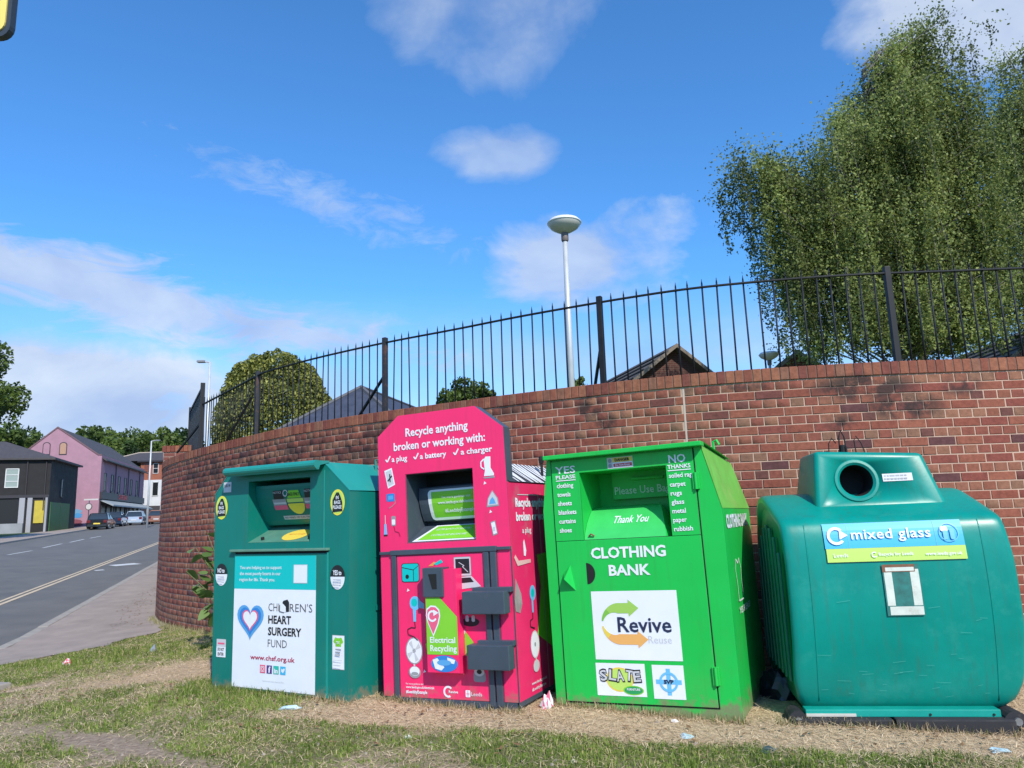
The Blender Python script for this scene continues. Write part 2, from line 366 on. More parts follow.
# ------------------------------------------------------------------ what grows where
LX = [-9, -2.51, -1.24, 0, 1.3, 2.8, 4.5, 8]; LY = [9.0, 6.38, 5.67, 5.25, 4.9, 4.55, 4.2, 3.7]
def gauss(x, y, cx, cy, rx, ry, rot=0.0):
    c, s = math.cos(rot), math.sin(rot); a = ((x - cx) * c + (y - cy) * s) / rx; b = (-(x - cx) * s + (y - cy) * c) / ry
    return np.exp(-(a * a + b * b))
def cover(x, y):
    """share of living grass and of dry straw; what is left is bare soil"""
    x = np.asarray(x, float); y = np.asarray(y, float)
    n1 = fbm(x, y, 1.6) - .5; n2 = fbm(x + 40, y - 13, 5.0, 3) - .5
    d = np.interp(x, LX, LY) - y + n1 * .32 + n2 * .14
    right = sstep(-1.75, -1.1, x)
    g = right * sstep(.34, .50, d) * 1.15
    st = right * (1 - sstep(.40, .66, d)) * 1.0
    left = 1 - right
    gl = .90 + .5 * n1 * 2 + .25 * n2
    gl = gl + .9 * gauss(x, y, -4.9, 8.75, 1.9, .75, .12) + .6 * gauss(x, y, -3.9, 9.4, .9, .5) + .85 * gauss(x, y, -2.6, 5.95, 1.25, .50, -.45) + .8 * gauss(x, y, -1.5, 5.1, .8, .45, -.4) + .45 * gauss(x, y, -2.6, 4.4, .8, .4)
    gl = gl - 1.3 * gauss(x, y, -3.2, 7.3, .8, .6) - 1.3 * gauss(x, y, -2.35, 4.75, 1.1, .13, -.62) - .5 * gauss(x, y, -4.2, 6.6, .5, .6) - .7 * gauss(x, y, -4.0, 5.4, .6, .45)
    sl = .55 + .8 * gauss(x, y, -3.3, 7.4, 1.1, .7) + .7 * gauss(x, y, -1.2, 5.55, .45, .4) + .4 * n1
    sl = sl - .7 * gauss(x, y, -2.35, 4.75, 1.3, .2, -.62)
    g = g + left * np.clip(gl, 0, 1) * sstep(-.1, .12, n1 + .26 + n2 * .6 + .8 * gauss(x, y, -4.9, 8.75, 1.9, .75, .12) + .5 * gauss(x, y, -2.6, 5.95, 1.25, .50, -.45))
    st = st + left * np.clip(sl, 0, 1)
    worn = sstep(.64, .78, fbm(x - 7, y + 3, 1.3)) * .7
    clump = sstep(.30, .62, fbm(x + 3, y - 8, 4.2, 3)); g = g * (.6 + .6 * clump); g = np.clip(g * (1 - worn), 0, 1); st = np.clip(st + worn * .5, 0, 1)
    rp = gauss(x, y, 2.9, 3.9, .9, .25); g = g * (1 - .8 * rp); st = np.clip(st + rp, 0, 1)
    return g, st

# ------------------------------------------------------------------ materials of the setting
def attr_ground_mat():
    m = bpy.data.materials.new('turf_and_soil'); m.use_nodes = True; t = m.node_tree; b = t.nodes['Principled BSDF']; b.inputs['Roughness'].default_value = .95; b.inputs['Specular IOR Level'].default_value = .15
    a = NN('ShaderNodeAttribute', t, attribute_name='cover'); co = NN('ShaderNodeTexCoord', t)
    n = NN('ShaderNodeTexNoise', t); n.inputs['Scale'].default_value = 26; n.inputs['Detail'].default_value = 8; n.inputs['Roughness'].default_value = .7; LK(co.outputs['Object'], n.inputs['Vector'], t)
    sp = NN('ShaderNodeSeparateColor', t); LK(a.outputs['Color'], sp.inputs[0], t)
    def mixc(f, c1, c2):
        q = NN('ShaderNodeMix', t, data_type='RGBA'); LK(f, q.inputs[0], t)
        for i, c in ((6, c1), (7, c2)):
            if isinstance(c, tuple): q.inputs[i].default_value = (*c, 1)
            else: LK(c, q.inputs[i], t)
        return q.outputs[2]
    nr = NN('ShaderNodeMapRange', t); nr.inputs[1].default_value = .35; nr.inputs[2].default_value = .68; LK(n.outputs['Fac'], nr.inputs[0], t)
    soil = mixc(nr.outputs[0], (.25, .18, .125), (.50, .385, .285))
    straw = mixc(nr.outputs[0], (.36, .255, .155), (.74, .56, .37))
    grs = mixc(nr.outputs[0], (.07, .085, .025), (.24, .25, .085))
    c = mixc(sp.outputs[1], soil, straw); c = mixc(sp.outputs[0], c, grs); LK(c, b.inputs['Base Color'], t)
    bp = NN('ShaderNodeBump', t); bp.inputs['Strength'].default_value = .9; bp.inputs['Distance'].default_value = .03; LK(n.outputs['Fac'], bp.inputs['Height'], t); LK(bp.outputs[0], b.inputs['Normal'], t)
    return m
def grid_mesh(name, xs, ys, zf, m, cov=False):
    X, Y = np.meshgrid(xs, ys); Z = zf(X, Y); nx, ny = len(xs), len(ys)
    me = bpy.data.meshes.new(name); V = np.stack([X, Y, Z], -1).reshape(-1, 3)
    i = np.arange(nx * ny).reshape(ny, nx); F = np.stack([i[:-1, :-1], i[:-1, 1:], i[1:, 1:], i[1:, :-1]], -1).reshape(-1, 4)
    fast(me, V, F); me.materials.append(m); me.polygons.foreach_set('use_smooth', np.ones(len(F), bool))
    if cov:
        g, st = cover(X.ravel(), Y.ravel()); a = me.color_attributes.new('cover', 'FLOAT_COLOR', 'POINT')
        a.data.foreach_set('color', np.stack([g * .8, st, g * 0, g * 0 + 1], -1).ravel())
    return me
def fast(me, V, F):
    k = F.shape[1]; me.vertices.add(len(V)); me.vertices.foreach_set('co', np.asarray(V, np.float32).ravel())
    me.loops.add(F.size); me.loops.foreach_set('vertex_index', F.ravel().astype(np.int32))
    me.polygons.add(len(F)); me.polygons.foreach_set('loop_start', np.arange(0, F.size, k, dtype=np.int32))
    me.update(calc_edges=True)
M_turf = attr_ground_mat()
M_asph = mat('old_asphalt', (.150, .146, .138), .85, var=.16, vscale=1.2, bump=.5, bscale=180, dirt=(.19, .185, .175), dirt_scale=.35, dirt_amt=.5, spec=.3)
M_pave = mat('worn_pavement', (.35, .290, .250), .9, var=.14, vscale=3, bump=.6, bscale=120, dirt=(.22, .19, .16), dirt_scale=.7, dirt_amt=.6, spec=.25)
M_kerb = mat('kerb_concrete', (.32, .29, .25), .85, var=.12, vscale=5, dirt=(.22, .2, .18), dirt_scale=2)
M_line_y = mat('road_paint_yellow', (.60, .47, .31), .7, var=.15, vscale=6, dirt=(.24, .22, .18), dirt_scale=5, dirt_amt=.8)
M_line_w = mat('road_paint_white', (.58, .58, .56), .7, var=.12, vscale=6, dirt=(.28, .28, .28), dirt_scale=5, dirt_amt=.6)
M_hill = mat('rough_grassland', (.09, .12, .035), .95, var=.3, vscale=.08)

def in_road(x, y):
    return (x < xkerb(y) - .02) & (x > xfar(y) + .05) & (y > 8) | (x < xkerb(y) + 1.6) & (x > xfar(y) - 2.9) & (y > 13.1)
def zground(x, y): return ztop(x, y) - .22 * in_road(x, y)
xs = np.unique(np.concatenate([np.arange(-9, 6.5, .045)])); ys = np.arange(2.2, 13.2, .045)
# ground: a fine sheet by the bins, one coarse sheet to the horizon round it
obj('ground', grid_mesh('ground', xs, ys, lambda X, Y: zground(X, Y), M_turf, True), kind='structure')
def far_ground(name, x0, x1, y0, y1, nx, ny):
    obj(name, grid_mesh(name, np.linspace(x0, x1, nx), np.linspace(y0, y1, ny), lambda X, Y: zground(X, Y) - .004, M_hill), kind='structure')
far_ground('ground', -420, -9, -60, 13.17, 220, 60); far_ground('ground', -420, 320, 13.17, 600, 500, 300)
far_ground('ground', 6.48, 320, -60, 13.17, 60, 40); far_ground('ground', -9, 6.48, -60, 2.2, 20, 40)

def strip(name, yy, xl, xr, dz, m, n=2, kind='structure', base=None):
    V = []; F = []
    for i, y in enumerate(yy):
        a, b = float(xl(y)), float(xr(y))
        for k in range(n):
            x = a + (b - a) * k / (n - 1); V.append((x, y, (float(zroad(y)) if base is None else float(base(x, y))) + dz))
    for i in range(len(yy) - 1):
        for k in range(n - 1): F.append((i * n + k, i * n + k + 1, (i + 1) * n + k + 1, (i + 1) * n + k))
    return obj(name, mesh_np(name, V, F, m, smooth=True), kind=kind)
YR = list(np.arange(6, 40, .5)) + list(np.arange(40, 150, 2))
strip('road', YR, xfar, xkerb, -.085, M_asph)
strip('pavement', [y for y in YR if y > 20], lambda y: xfar(y) - 3.2, lambda y: xfar(y) - .15, .012, M_pave)
# near pavement: from the kerb to the foot of the wall, its grass edge uneven
def pav_r(y):
    base = np.interp(y, [5, 7.5, 8.6, 9.6, 10.2, 10.9, 11.9, 13, 16, 150], [-9.6, -7.9, -6.9, -6.0, -5.45, -5.2, -5.3, -6.1, -7.1, -7.1 - .333 * 134])
    return base + (float(fbm(np.array([y * 3.0]), np.array([2.0]), 1.5)[0]) - .5) * .5 * (1 if y < 11.6 else 0)
YP = [y for y in np.arange(5, 13, .12)] + [y for y in YR if y > 13]
strip('pavement', YP, lambda y: xkerb(y) + .12, pav_r, .012, M_pave, n=8, base=ztop)
kv = MB()
for y0, y1 in zip(YR, YR[1:]):
    for xf, s in ((xkerb, 1), (xfar, -1)):
        if s == 1 and 8.9 < y0 < 40: continue
        a0, a1 = float(xf(y0)), float(xf(y1)); z0, z1 = float(zroad(y0)), float(zroad(y1)); w = .13 * s
        kv.add([(a0, y0, z0 - .12), (a1, y1, z1 - .12), (a1, y1, z1 + .02), (a0, y0, z0 + .02), (a1 + w, y1, z1 + .02), (a0 + w, y0, z0 + .02), (a1 + w, y1, z1 - .12), (a0 + w, y0, z0 - .12)],
               [(0, 1, 2, 3), (3, 2, 4, 5), (5, 4, 6, 7)])
kerb = kv.build('kerb', M_kerb, kind='structure', fixn=False)
yk = 9.0; kr = random.Random(2)
while yk < 40:
    a = Vector((float(xkerb(yk)), yk, float(zroad(yk)))); y2 = yk
    while (Vector((float(xkerb(y2)), y2, float(zroad(y2)))) - a).length < .915: y2 += .01
    b = Vector((float(xkerb(y2)), y2, float(zroad(y2)))); d = (b - a); L = d.length - .012; ang = math.atan2(d.y, d.x); pit = math.asin(d.z / d.length)
    if abs(L - .903) < .02 and 'kerb_me' not in globals(): kb = MB(); kb.cbox((.006, -.15, -.13), (.909, .0, .02), .012); kerb_me = kb.mesh('kerbstone', M_kerb)
    o = obj('kerbstone', kerb_me, kerb, loc=(a.x - .0, a.y, a.z + kr.uniform(-.004, .004))); o.rotation_euler = Matrix.Rotation(ang, 3, 'Z').__matmul__(Matrix.Rotation(-pit, 3, 'Y')).to_euler(); yk = y2
YL = [y for y in YR if y > 12]
xyel = lambda y: -10.9 - .333 * (y - 16.1)
strip('road_marking', YL, lambda y: xyel(y) - .06, lambda y: xyel(y) + .05, -.078, M_line_y)
strip('road_marking', YL, lambda y: xyel(y) - .24, lambda y: xyel(y) - .15, -.078, M_line_y)
def dash(p, q, w, m=M_line_w):
    p = Vector(p); q = Vector(q); d = (q - p).normalized(); s = Vector((-d.y, d.x, 0)) * w / 2
    V = []
    for t in (p, q):
        for k in (-1, 1): r = t + s * k; V.append((r.x, r.y, float(zroad(r.y)) - .077))
    obj('road_marking', mesh_np('road_marking', V, [(0, 1, 3, 2)], m), kind='structure')
for a, b in (((8, 553), (32, 549)), ((43, 546.3), (62, 542.3)), ((70, 541), (84, 538)), ((90, 537), (101, 535))):
    dash(gp(*a), gp(*b), .14)
dash(gp(112, 563.3), gp(138, 561.2), .75); dash(gp(95, 568), gp(104, 567.3), .35)
dash(gp(-60, 566), gp(-25, 560), .14)

# ------------------------------------------------------------------ the brick retaining wall
WP = [(6.9, 6.02, 2.48), (4.3, 6.13, 2.48), (3.25, 6.15, 2.48), (2.45, 6.24, 2.48), (1.66, 6.42, 2.48), (1.06, 6.67, 2.48), (.46, 6.98, 2.48), (-.12, 7.31, 2.48), (-.76, 7.72, 2.48),
      (-1.46, 8.14, 2.475), (-2.0, 8.50, 2.47), (-2.7, 9.02, 2.46), (-3.4, 9.62, 2.435), (-4.15, 10.33, 2.41), (-4.88, 11.12, 2.39), (-5.5, 11.9, 2.38), (-5.95, 12.65, 2.38), (-6.36, 13.5, 2.38), (-6.82, 14.6, 2.38), (-7.85, 17.4, 2.38), (-9.8, 23.2, 2.6)]
def catmull(P, n=16):
    P = np.array(P, float); Q = np.vstack([2 * P[0] - P[1], P, 2 * P[-1] - P[-2]]); out = []
    for i in range(1, len(Q) - 2):
        for k in range(n):
            t = k / n; a, b, c, d = Q[i - 1], Q[i], Q[i + 1], Q[i + 2]
            out.append(.5 * ((2 * b) + (-a + c) * t + (2 * a - 5 * b + 4 * c - d) * t * t + (-a + 3 * b - 3 * c + d) * t ** 3))
    out.append(Q[-2]); return np.array(out)
WC = catmull(WP); WS = np.concatenate([[0], np.cumsum(np.hypot(*np.diff(WC[:, :2], axis=0).T))]); WLEN = WS[-1]
def wp(s):
    p = np.array([np.interp(s, WS, WC[:, i]) for i in range(3)])
    e = .15; a = np.array([np.interp(s - e, WS, WC[:, i]) for i in (0, 1)]); b = np.array([np.interp(s + e, WS, WC[:, i]) for i in (0, 1)])
    t = (b - a) / np.linalg.norm(b - a); return p, t, np.array([-t[1], t[0]])       # normal points out, towards the viewer
def outn(t): return np.array([-t[1], t[0]])
# path runs leftwards, so the outward side is on its left: check and flip
_p, _t, _n = wp(3.0); NS = 1.0 if _n[1] < 0 else -1.0
def brick_mat(name, cols, rough=.85):
    m = bpy.data.materials.new(name); m.use_nodes = True; t = m.node_tree; b = t.nodes['Principled BSDF']; b.inputs['Roughness'].default_value = rough; b.inputs['Specular IOR Level'].default_value = .25
    oi = NN('ShaderNodeObjectInfo', t); gm = NN('ShaderNodeNewGeometry', t)
    r = mth('FRACT', mth('ADD', mth('MULTIPLY', oi.outputs['Random'], 7.31, nt_=t), mth('MULTIPLY', gm.outputs['Random Per Island'], 5.17, nt_=t), nt_=t), nt_=t)
    cr = NN('ShaderNodeValToRGB', t); cr.color_ramp.interpolation = 'CONSTANT'; e = cr.color_ramp.elements
    while len(e) < len(cols): e.new(.5)
    for i, (p, c) in enumerate(cols): e[i].position = p; e[i].color = (*c, 1)
    LK(r, cr.inputs[0], t)
    n = NN('ShaderNodeTexNoise', t); n.inputs['Scale'].default_value = 22; n.inputs['Detail'].default_value = 7; n.inputs['Roughness'].default_value = .65; LK(gm.outputs['Position'], n.inputs['Vector'], t)
    mr = NN('ShaderNodeMapRange', t); mr.inputs[1].default_value = .3; mr.inputs[2].default_value = .7; mr.inputs[3].default_value = .84; mr.inputs[4].default_value = 1.36; LK(n.outputs['Fac'], mr.inputs[0], t)
    mm = NN('ShaderNodeMix', t, data_type='RGBA', blend_type='MULTIPLY'); mm.inputs[0].default_value = 1; LK(cr.outputs[0], mm.inputs[6], t); LK(mr.outputs[0], mm.inputs[7], t)
    c = stain(t, gm, mm.outputs[2]); LK(c, b.inputs['Base Color'], t)
    bp = NN('ShaderNodeBump', t); bp.inputs['Strength'].default_value = .5; bp.inputs['Distance'].default_value = .012; LK(n.outputs['Fac'], bp.inputs['Height'], t); LK(bp.outputs[0], b.inputs['Normal'], t)
    return m
STAINS = [(2.95, 2.27, .45, .13, 1.3), (3.25, 2.10, .36, .13, 1.2), (2.75, 1.98, .16, .08, .9), (3.75, 2.26, .2, .10, .9), (.72, 2.28, .14, .12, 1.3), (.85, 2.12, .10, .10, 1.1), (1.9, 2.33, .5, .04, .8), (-1.5, 2.15, 1.1, .24, .95), (-2.9, 2.08, 1.1, .30, .95), (-4.3, 2.05, .9, .26, .85), (.0, 2.33, .6, .08, .6)]
def stain(t, gm, c):
    """old soot and damp marks under the coping"""
    sp = NN('ShaderNodeSeparateXYZ', t); LK(gm.outputs['Position'], sp.inputs[0], t)
    n = NN('ShaderNodeTexNoise', t); n.inputs['Scale'].default_value = 5; n.inputs['Detail'].default_value = 8; n.inputs['Roughness'].default_value = .7; LK(gm.outputs['Position'], n.inputs['Vector'], t)
    tot = None
    for x, z, rx, rz, a in STAINS:
        q = mth('ADD', mth('POWER', mth('ABSOLUTE', mth('DIVIDE', mth('SUBTRACT', sp.outputs[0], x, nt_=t), rx, nt_=t), nt_=t), 2.0, nt_=t),
                mth('POWER', mth('ABSOLUTE', mth('DIVIDE', mth('SUBTRACT', sp.outputs[2], z, nt_=t), rz, nt_=t), nt_=t), 2.0, nt_=t), nt_=t)
        v = mth('MULTIPLY', mth('SUBTRACT', 1.15, q, nt_=t), a, nt_=t, clamp=True); tot = v if tot is None else mth('MAXIMUM', tot, v, nt_=t)
    f = mth('MULTIPLY', tot, mth('MULTIPLY', mth('SUBTRACT', n.outputs['Fac'], .40, nt_=t), 7.0, nt_=t, clamp=True), nt_=t, clamp=True)
    low = mth('MULTIPLY', mth('SUBTRACT', 1.0, mth('DIVIDE', mth('ABSOLUTE', sp.outputs[2], nt_=t), .35, nt_=t), nt_=t, clamp=True), .35, nt_=t)
    f = mth('MULTIPLY', f, .84, nt_=t)
    k = NN('ShaderNodeMix', t, data_type='RGBA'); LK(f, k.inputs[0], t); LK(c, k.inputs[6], t); k.inputs[7].default_value = (.032, .027, .026, 1)
    k2 = NN('ShaderNodeMix', t, data_type='RGBA'); LK(mth('MULTIPLY', low, n.outputs['Fac'], nt_=t), k2.inputs[0], t); LK(k.outputs[2], k2.inputs[6], t); k2.inputs[7].default_value = (.16, .14, .09, 1)
    return k2.outputs[2]
M_str = brick_mat('red_stretcher_brick', [(0, (.215, .066, .043)), (.26, (.235, .080, .050)), (.52, (.200, .058, .042)), (.76, (.145, .050, .040)), (.87, (.100, .041, .040)), (.93, (.25, .088, .054))])
M_hdr = brick_mat('tan_header_brick', [(0, (.232, .096, .060)), (.25, (.22, .080, .050)), (.45, (.245, .112, .068)), (.60, (.21, .068, .046)), (.85, (.205, .105, .066)), (.95, (.13, .052, .042))])
M_cop = brick_mat('coping_brick_red', [(0, (.24, .088, .052)), (.25, (.20, .066, .042)), (.5, (.26, .102, .058)), (.72, (.17, .054, .040)), (.9, (.21, .095, .06))])
def mortar_mat():
    m = mat('mortar', (.50, .345, .255), .95, var=.12, vscale=9); t = m.node_tree; b = t.nodes['Principled BSDF']; l = b.inputs['Base Color'].links[0].from_socket
    gm = NN('ShaderNodeNewGeometry', t); LK(stain(t, gm, l), b.inputs['Base Color'], t); return m
M_mort = mortar_mat()
wall = thing('brick_wall', 'long curving red brick retaining wall behind the recycling banks', 'wall', (1.66, 6.6, 0))
def child_at(name, me, parent, M, kind=None, label=None):
    o = link(bpy.data.objects.new(name, me), parent); o.matrix_parent_inverse = Matrix.Identity(4)
    o.matrix_local = parent_inv(parent) @ M
    if kind: o['kind'] = kind
    if label: o['label'] = label
    return o
def parent_inv(p): return (Matrix.Translation(p.location) @ p.rotation_euler.to_matrix().to_4x4()).inverted() if p.parent is None else (Matrix.Translation(p.parent.location) @ p.parent.rotation_euler.to_matrix().to_4x4() @ p.matrix_local).inverted()
def wallM(s, z, proud=0.0, jit=0.0):
    p, t, n = wp(s); n = n * NS; tx = -t                      # local x runs rightwards, y into the wall
    m = Matrix(((tx[0], -n[0], 0, p[0] + n[0] * proud), (tx[1], -n[1], 0, p[1] + n[1] * proud), (0, 0, 1, z), (0, 0, 0, 1)))
    return m @ Matrix.Rotation(jit, 4, 'Z') if jit else m
# mortar body
V = []; F = []; ns = 130
for i in range(ns + 1):
    s = WLEN * i / ns; p, t, n = wp(s); n = n * NS
    for off, z in ((-.005, -1.0), (-.005, p[2] - .108), (-.21, p[2] - .108), (-.21, -1.0)): V.append((p[0] + n[0] * off, p[1] + n[1] * off, z))
for i in range(ns):
    for k in range(4): F.append((i * 4 + k, i * 4 + (k + 1) % 4, (i + 1) * 4 + (k + 1) % 4, (i + 1) * 4 + k))
F += [(0, 1, 2, 3), (ns * 4 + 3, ns * 4 + 2, ns * 4 + 1, ns * 4)]
child_at('mortar_core', mesh_np('mortar_core', V, F, M_mort), wall, Matrix.Identity(4))
def brick_mesh(name, L, H, D, m):
    mb = MB(); mb.cbox((-L / 2, 0, -H / 2), (L / 2, D, H / 2), .003) if False else mb.box((-L / 2, 0, -H / 2), (L / 2, D, H / 2))
    # knock the four front corners back a little so the arris catches light
    c = .0035; mb.v = []; mb.f = []; mb.m = []
    a, h = L / 2, H / 2
    mb.add([(-a + c, 0, -h + c), (a - c, 0, -h + c), (a - c, 0, h - c), (-a + c, 0, h - c), (-a, c, -h), (a, c, -h), (a, c, h), (-a, c, h), (-a, D, -h), (a, D, -h), (a, D, h), (-a, D, h)],
           [(0, 1, 2, 3), (0, 4, 5, 1), (1, 5, 6, 2), (2, 6, 7, 3), (3, 7, 4, 0), (4, 8, 9, 5), (5, 9, 10, 6), (6, 10, 11, 7), (7, 11, 8, 4)])
    return mb.mesh(name, m, fixn=False)
me_s = brick_mesh('brick', .2165, .0665, .05, M_str); me_h = brick_mesh('brick', .1035, .0665, .05, M_hdr); me_c = brick_mesh('coping_brick', .066, .109, .23, M_cop)
def proj(P):
    v = Vector(P) - EYE; z = v.dot(fwd); return 512 + FPX * v.dot(rgt) / z, 384 - FPX * v.dot(upv) / z, z
HIDE = [(214, 350, 470), (350, 378, 480), (380, 505, 425), (505, 548, 480), (549, 745, 458), (764, 1005, 500), (815, 935, 460)]
def hidden(px, py): return any(a < px < b and py > c for a, b, c in HIDE)
S_JOINT = None
for i in range(400):
    s = WLEN * i / 400; p, t, n = wp(s)
    if proj((p[0], p[1], 2.3))[0] < 690: S_JOINT = s; break
cands = []; stuffs = {0: [], 1: []}
NC = 44
for k in range(NC):
    hd = (k % 2 == 0); pitch = .1125 if hd else .225; s = .0
    while s < WLEN - .2:
        p, t, n = wp(s); z = p[2] - .112 - .005 - .0375 - .075 * k
        if z > -.75:
            px, py, dz = proj((p[0], p[1], z)); vis = 0 <= px < 1030 and py < 770 and not hidden(px, py) and p[1] < 12.9
            it = (s, z, hd, RNG.normal(0, .0014), RNG.normal(0, .006), 1.0)
            if abs(s - S_JOINT) <= pitch / 2 + .008:      # cut bricks either side of the movement joint
                for e0, e1 in ((s - pitch / 2 + .005, S_JOINT - .010), (S_JOINT + .010, s + pitch / 2 - .005)):
                    if e1 - e0 > .02: cands.append((0, ((e0 + e1) / 2, z, hd, 0.0, 0.0, (e1 - e0) / (pitch - .010)))) if vis else None
                s += pitch; continue
            if p[1] > 15 and not vis: pass
            elif vis: cands.append((dz * (1.25 if hd else 1.0), it))
            else: stuffs[int(hd)].append(it)
        s += pitch
cands.sort(key=lambda c: c[0])
for i, (_, it) in enumerate(cands):
    s, z, hd, pr, jz, ln = it
    if i < 290: child_at('brick', me_h if hd else me_s, wall, wallM(s, z, pr, jz) @ Matrix.Diagonal((ln, 1, 1, 1)))
    else: stuffs[int(hd)].append(it)
for hd in (0, 1):
    src = me_h if hd else me_s; base = np.array([v.co[:] for v in src.vertices]); fb = [tuple(p.vertices) for p in src.polygons]
    fb = np.array(fb); Vs = []; Fs = []
    for j, (s, z, _, pr, jz, _l) in enumerate(stuffs[hd]):
        M = np.array(wallM(s, z, pr, jz)); Vs.append(base @ M[:3, :3].T + M[:3, 3]); Fs.append(fb + j * len(base))
    me = bpy.data.meshes.new('brickwork'); fast(me, np.concatenate(Vs), np.concatenate(Fs)); me.materials.append(M_hdr if hd else M_str)
    child_at('brickwork', me, wall, Matrix.Identity(4), kind='stuff')
s = .04; ncp = 0; extra = []
while s < WLEN - .1:
    p, t, n = wp(s)
    if ncp < 290 and p[1] < 14: child_at('coping_brick', me_c, wall, wallM(s, p[2] - .0545, .012 + RNG.normal(0, .001), RNG.normal(0, .01))); ncp += 1
    s += .0745
jm = wallM(S_JOINT, 0, -.004); mb = MB(); mb.box((-.009, 0, -.2), (.009, .02, 2.36)); child_at('movement_joint', mb.mesh('movement_joint', mat('joint_sealant', (.52, .40, .33), .8)), wall, jm, label='pale vertical joint in the brickwork')
V = []; F = []
for i in range(ns + 1):
    s = WLEN * i / ns; p, t, n = wp(s); n = n * NS
    for off, z in ((.006, p[2] - .106), (.006, p[2] - .004), (-.205, p[2] - .004), (-.205, p[2] - .106)): V.append((p[0] + n[0] * off, p[1] + n[1] * off, z))
for i in range(ns):
    for k in range(4): F.append((i * 4 + k, i * 4 + (k + 1) % 4, (i + 1) * 4 + (k + 1) % 4, (i + 1) * 4 + k))
child_at('coping_mortar', mesh_np('coping_mortar', V, F, mat('coping_mortar', (.17, .10, .075), .95, var=.2, vscale=8)), wall, Matrix.Identity(4))
# raised pier beyond the bend
pa = at(164, 446, 14.3); tip = thing('brick_pier', 'low brick pier with brick cap at the far left end of the wall', 'wall', (pa.x, 14.3, 0))
M_farbrick = bpy.data.materials.new('small_brickwork')
def farbrick(name, c1, c2, mo, scale=1.0):
    m = bpy.data.materials.new(name); m.use_nodes = True; t = m.node_tree; b = t.nodes['Principled BSDF']; b.inputs['Roughness'].default_value = .9
    tc_ = NN('ShaderNodeTexCoord', t); sp = NN('ShaderNodeSeparateXYZ', t); LK(tc_.outputs['Object'], sp.inputs[0], t)
    cb = NN('ShaderNodeCombineXYZ', t); LK(mth('ADD', sp.outputs[0], sp.outputs[1], nt_=t), cb.inputs[0], t); LK(sp.outputs[2], cb.inputs[1], t)
    br = NN('ShaderNodeTexBrick', t); br.inputs['Color1'].default_value = (*c1, 1); br.inputs['Color2'].default_value = (*c2, 1); br.inputs['Mortar'].default_value = (*mo, 1)
    br.inputs['Scale'].default_value = scale; br.inputs['Brick Width'].default_value = .225; br.inputs['Row Height'].default_value = .075; br.inputs['Mortar Size'].default_value = .008
    LK(cb.outputs[0], br.inputs[0], t)
    n = NN('ShaderNodeTexNoise', t); n.inputs['Scale'].default_value = 1.5; n.inputs['Detail'].default_value = 6; LK(tc_.outputs['Object'], n.inputs['Vector'], t)
    mr = NN('ShaderNodeMapRange', t); mr.inputs[3].default_value = .7; mr.inputs[4].default_value = 1.3; LK(n.outputs['Fac'], mr.inputs[0], t)
    mm = NN('ShaderNodeMix', t, data_type='RGBA', blend_type='MULTIPLY'); mm.inputs[0].default_value = 1; LK(br.outputs[0], mm.inputs[6], t); LK(mr.outputs[0], mm.inputs[7], t); LK(mm.outputs[2], b.inputs['Base Color'], t)
    return m
M_far_red = farbrick('far_red_brick', (.22, .075, .055), (.17, .055, .045), (.28, .2, .16))
M_gable = farbrick('dark_red_brick', (.10, .035, .028), (.075, .028, .024), (.12, .08, .06))
mb = MB(); mb.box((0, 0, -1), (.62, .5, pa.z - .12)); mb.build('pier_body', M_far_red, tip)
for i in range(8): mb = MB(); mb.box((-.02 + i * .0825, -.02, pa.z - .118), (-.02 + i * .0825 + .074, .52, pa.z)); mb.build('coping_brick', M_cop, tip)

# higher ground kept up by the wall
V = []; F = []; SS = np.linspace(0, WLEN, 60)
for s in SS:
    p, t, n = wp(s); n = n * NS; q = p[:2] - n * .19; V.append((q[0], q[1], 2.25)); V.append((q[0] + 60 if p[0] < 3 else q[0] + 60, q[1] + 160, 2.35))
for i in range(len(SS) - 1): F.append((2 * i, 2 * i + 1, 2 * i + 3, 2 * i + 2))
b0 = len(V); V += [(220, 5.9, 2.25), (220, 170, 2.35)]; F.append((0, b0, b0 + 1, 1))
lp = V[2 * (len(SS) - 1)]; V += [(-46, 128, 2.35)]; F.append((2 * (len(SS) - 1), 2 * (len(SS) - 1) + 1, len(V) - 1))
obj('upper_ground', mesh_np('upper_ground', V, F, M_hill), kind='structure')

# ------------------------------------------------------------------ the railings
M_fence = mat('black_railing_paint', (.010, .011, .014), .55, var=.3, vscale=6, spec=.35)
M_fencer = mat('railing_paint_rusting', (.022, .022, .025), .6, var=.3, vscale=6, dirt=(.17, .07, .04), dirt_scale=4, dirt_amt=.9)
FP = []
for s in np.linspace(0, WLEN, 200):
    p, t, n = wp(s); n = n * NS
    if p[1] < 9.9 and len(FP) < 400: FP.append((p[0] - n[0] * .30, p[1] - n[1] * .30, 3.35))
A_ = at(203, 404, 12.4); FP += [((FP[-1][0] + A_.x) / 2 + .03, (FP[-1][1] + 12.4) / 2 - .02, 3.34), (A_.x, 12.4, 3.32)]
FC = np.array(FP); FS = np.concatenate([[0], np.cumsum(np.hypot(*np.diff(FC[:, :2], axis=0).T))])
def fp(s): return np.array([np.interp(s, FS, FC[:, i]) for i in range(3)])
def s_at_px(px, z=2.9):
    b = min(np.linspace(0, FS[-1], 3000), key=lambda q: abs(proj((*fp(q)[:2], z))[0] - px)); return float(b)
fence = thing('metal_railings', 'long black metal railings with pointed bars along the top of the brick wall', 'railings', (1.66, 6.9, 2.3))
posts = [.35, s_at_px(893), s_at_px(601.5), s_at_px(385), s_at_px(257), FS[-1]]
